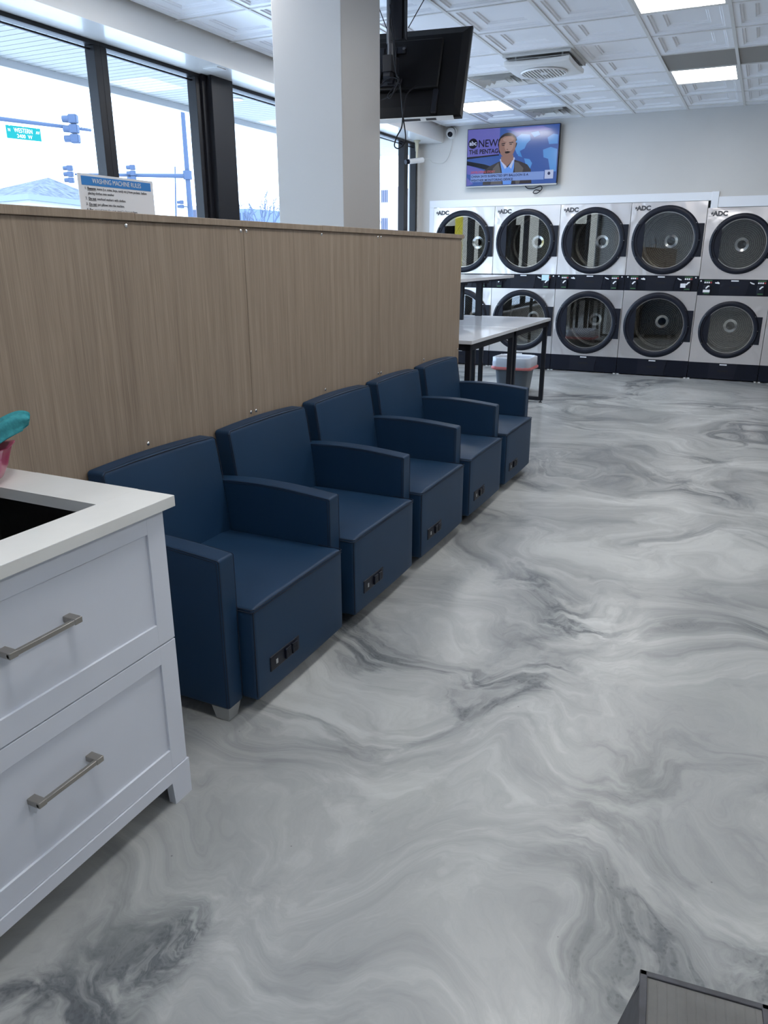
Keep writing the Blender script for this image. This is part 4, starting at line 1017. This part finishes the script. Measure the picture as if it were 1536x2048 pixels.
# street sign: hangs under the arm
sa = Vector(scr(21,247,19.75)); sb_ = Vector(scr(84,255,20.9))
ga = ar0+da*.62; L0, L1 = .70, 1.78
def onarm(s): return ar0+da*s
ur = da.copy(); upz = Vector((0,0,1)); nf = ur.cross(upz)
ss = thing('street_sign', 'green street name sign hanging from the mast arm outside the window', 'street sign', tuple(onarm(1.3)))
sl = .72; sr = 1.88; zt_, zb_ = 5.60, 5.20
o0 = Vector(onarm(sl)); o0.z = zb_
P = [o0, o0+ur*(sr-sl), o0+ur*(sr-sl)+upz*(zt_-zb_), o0+upz*(zt_-zb_)]
bm = nb(); slab(bm, P, nf, .02); obj('plate', bm, MT['sgreen'], ss)
wd = sr-sl
text('lettering', 'WESTERN', .20, o0+ur*(wd*.49)+upz*.205+nf*.004, ur, upz, MT['swhite'], ss, 'CENTER', .002, .0005, .70)
text('lettering', 'N', .13, o0+ur*.055+upz*.215+nf*.004, ur, upz, MT['swhite'], ss, 'LEFT', .002, .001, .8)
text('lettering', 'AV', .13, o0+ur*(wd-.17)+upz*.215+nf*.004, ur, upz, MT['swhite'], ss, 'LEFT', .002, .001, .8)
text('lettering', '2400  W', .16, o0+ur*(wd*.51)+upz*.045+nf*.004, ur, upz, MT['swhite'], ss, 'CENTER', .002, .001, .9)
bm = nb()
for s in (sl+.12, (sl+sr)/2, sr-.12):
    q = onarm(s); cyl(bm, (q.x,q.y,zt_-.02), (q.x,q.y,5.9), .012, n=8); 
obj('hanger', bm, MT['swhite'], ss)
m0, m1 = Vector((-36.94,39.18,6.2)), Vector((-33.48,41.53,6.2)); dm = (m1-m0).normalized()
mb2 = thing('signal_mast_arm', 'distant blue-grey mast arm and tall pole seen left of the dark window post', 'mast arm', (m1.x,m1.y,0))
def line_at(px, a, d):
    best = min((i*.02 for i in range(-200,900)), key=lambda t: abs(((lambda v_: 768+F_*v_.dot(rgt)/v_.dot(fwd))(a-d*t-Vector((0,0,1.5))))-px)); return a-d*best
mL, mM = line_at(150, m0, dm), line_at(272, m0, dm)
bm = nb(); cyl(bm, mL, m1, .06, .14, n=12); obj('arm', bm, HZ, mb2, True)
bm = nb(); cyl(bm, (m1.x,m1.y,-.15), (m1.x,m1.y,9.99), .19, .13, n=14); cyl(bm, (m1.x,m1.y,6.0), (m1.x,m1.y,6.5), .27, n=14); q_ = scr(364,413,40.9); cyl(bm, q_, (m1.x,m1.y,q_.z), .04, n=8); obj('pole', bm, HZ, mb2, True)
signal('traffic_light', mM+Vector((0,-.25,.1)), .95, 'blue-grey traffic light on the distant mast arm above the rules sheet', n3=3)
signal('traffic_light', mL+Vector((-.15,-.2,0)), 1.0, 'blue-grey traffic light low beside the snowy roof, left of the rules sheet')
signal('traffic_light', scr(364,413,40.9), .72, 'small blue-grey traffic light low on the tall pole', n3=2)
bm = nb(); cyl(bm, scr(352,432,44), scr(350,333,44), .06, .04, n=8)
p_ = scr(352,432,44); cyl(bm, (p_.x,p_.y,-.15), p_, .06, n=8)
tag(obj('lamp_post', bm, HZ), 'thin distant post standing left of the tall signal pole', 'post')
# house with hip roof
hs = thing('house', 'low pinkish building with a snowy hipped roof at far left outside', 'building', (-43,38,0))
c1, cR, cL = Vector((-39.7,34.56,4.9)), Vector((-43.9,47.9,4.9)), Vector((-50.5,36.9,4.9)); cB = cR+cL-c1
c1 = Vector(scr(56,388,34.6)); k_ = 4.9-c1.z
cR = c1+(Vector((-41.28,40.03,0))-Vector((-39.7,34.56,0))).normalized()*11; cL = c1+(Vector((-42.92,35.25,0))-Vector((-39.7,34.56,0))).normalized()*11; cB = cR+cL-c1
pk = (c1+cB)/2; pv = scr(97,355,pk.y); pk.z = pv.z; pk.x = pv.x
bm = nb(); V_ = [bm.verts.new(p) for p in (c1,cR,cB,cL)]; T_ = bm.verts.new(pk)
for k in range(4): bm.faces.new((V_[k],V_[(k+1)%4],T_))
bm.faces.new(V_); obj('roof', bm, MT['roof'], hs)
bm = nb()
def wallring(bm, f0, z0, z1):
    cc = (c1+cB)/2; Q = [cc+(p-cc)*f0 for p in (c1,cR,cB,cL)]
    A = [bm.verts.new((p.x,p.y,z0)) for p in Q]; B = [bm.verts.new((p.x,p.y,z1)) for p in Q]
    for k in range(4): bm.faces.new((A[k],A[(k+1)%4],B[(k+1)%4],B[k]))
    bm.faces.new(A); bm.faces.new(B)
wallring(bm, 1.01, c1.z-.3, c1.z+.02); obj('fascia', bm, MT['rooff'], hs)
bm = nb(); wallring(bm, .94, -.15, c1.z-.7); obj('wall', bm, MT['brick'], hs)
bm = nb(); wallring(bm, .945, c1.z-.7, c1.z-.3); obj('wall_band', bm, MT['eave'], hs)
# bare trees and distant buildings
def tree(px, pz_base, py_top, y, lab):
    b = scr(px, 436, y); b.z = -.15; top = scr(px, py_top, y).z; rnd = random.Random(px)
    bm = nb()
    def br(p, d, ln, r, lev):
        q = p+d*ln; tube(bm, [p, (p+q)/2+Vector((rnd.uniform(-1,1),rnd.uniform(-1,1),0))*ln*.05, q], r, 5)
        if lev == 0: return
        for _ in range(3):
            nd = (d+Vector((rnd.uniform(-.8,.8),rnd.uniform(-.8,.8),rnd.uniform(-.1,.5)))).normalized(); br(p+d*ln*rnd.uniform(.5,1), nd, ln*.68, r*.6, lev-1)
    h = top+.15; br(b, Vector((0,0,1)), h*.48, .14, 4)
    tag(obj('bare_tree', bm, MT['bark']), lab, 'tree')
tree(528, 0, 398, 62, 'bare leafless tree beyond the window just left of the grey column')
tree(485, 0, 412, 66, 'bare leafless tree beyond the window right of the dark post')
tree(790, 0, 425, 80, 'bare leafless tree seen between the grey column and the corner')
def bld(px0, px1, pyt, y, m, lab, rows=2):
    a, b = scr(px0, pyt, y), scr(px1, pyt, y); t = thing('distant_building', lab, 'building', ((a.x+b.x)/2, y, 0))
    obj('wall', box(nb(), min(a.x,b.x), max(a.x,b.x), y, y+8, -.15, a.z), m, t)
    n_ = 4; w_ = (max(a.x,b.x)-min(a.x,b.x))/n_
    for r in range(rows):
        for k in range(n_): obj('window', box(nb(), min(a.x,b.x)+w_*(k+.25), min(a.x,b.x)+w_*(k+.75), y-.05, y, a.z-1.6-2.6*r, a.z-.5-2.6*r), MT['haze'], t)
bld(466, 500, 418, 88, MT['far'], 'pale blue distant building beyond the bare tree')
bld(500, 552, 425, 102, MT['far'], 'low pale distant building behind the bare trees')
bld(762, 776, 370, 74, MT['farb'], 'tall brick building seen just right of the grey column', 4)
bld(776, 806, 432, 98, MT['far'], 'low distant building near the room corner')
bld(385, 392, 412, 90, MT['farb'], 'small distant brick building left of the dark window post')
# what stands across the street behind the camera (mirrored in the dryer doors)
sf = thing('storefront', 'beige shop building across the street behind the camera', 'building', (0,-24,0))
bm = nb(); box(bm, -26, 18, -34, -26, -.15, 7.5); obj('wall', bm, MT['beige'], sf)
bm = nb(); obj('signboard', box(nb(), -15, -11.5, -26.1, -26, 4.0, 5.4), MT['red'], sf)
for x in range(-24, 17, 4): obj('window', box(nb(), x, x+2.6, -26.06, -26, .4, 3.2), MT['band'], sf)
for k, x in enumerate((-11.4,-12.6)): tag(obj('yellow_post', cyl(nb(), (x,-10,-.15), (x,-10,5.5), .16, n=14), MT['yellow']), ['yellow post outside, nearer the laundromat wall, mirrored in a dryer door','yellow post outside, farther from the laundromat wall, mirrored in a dryer door'][k], 'post', 'yellow posts behind the camera')
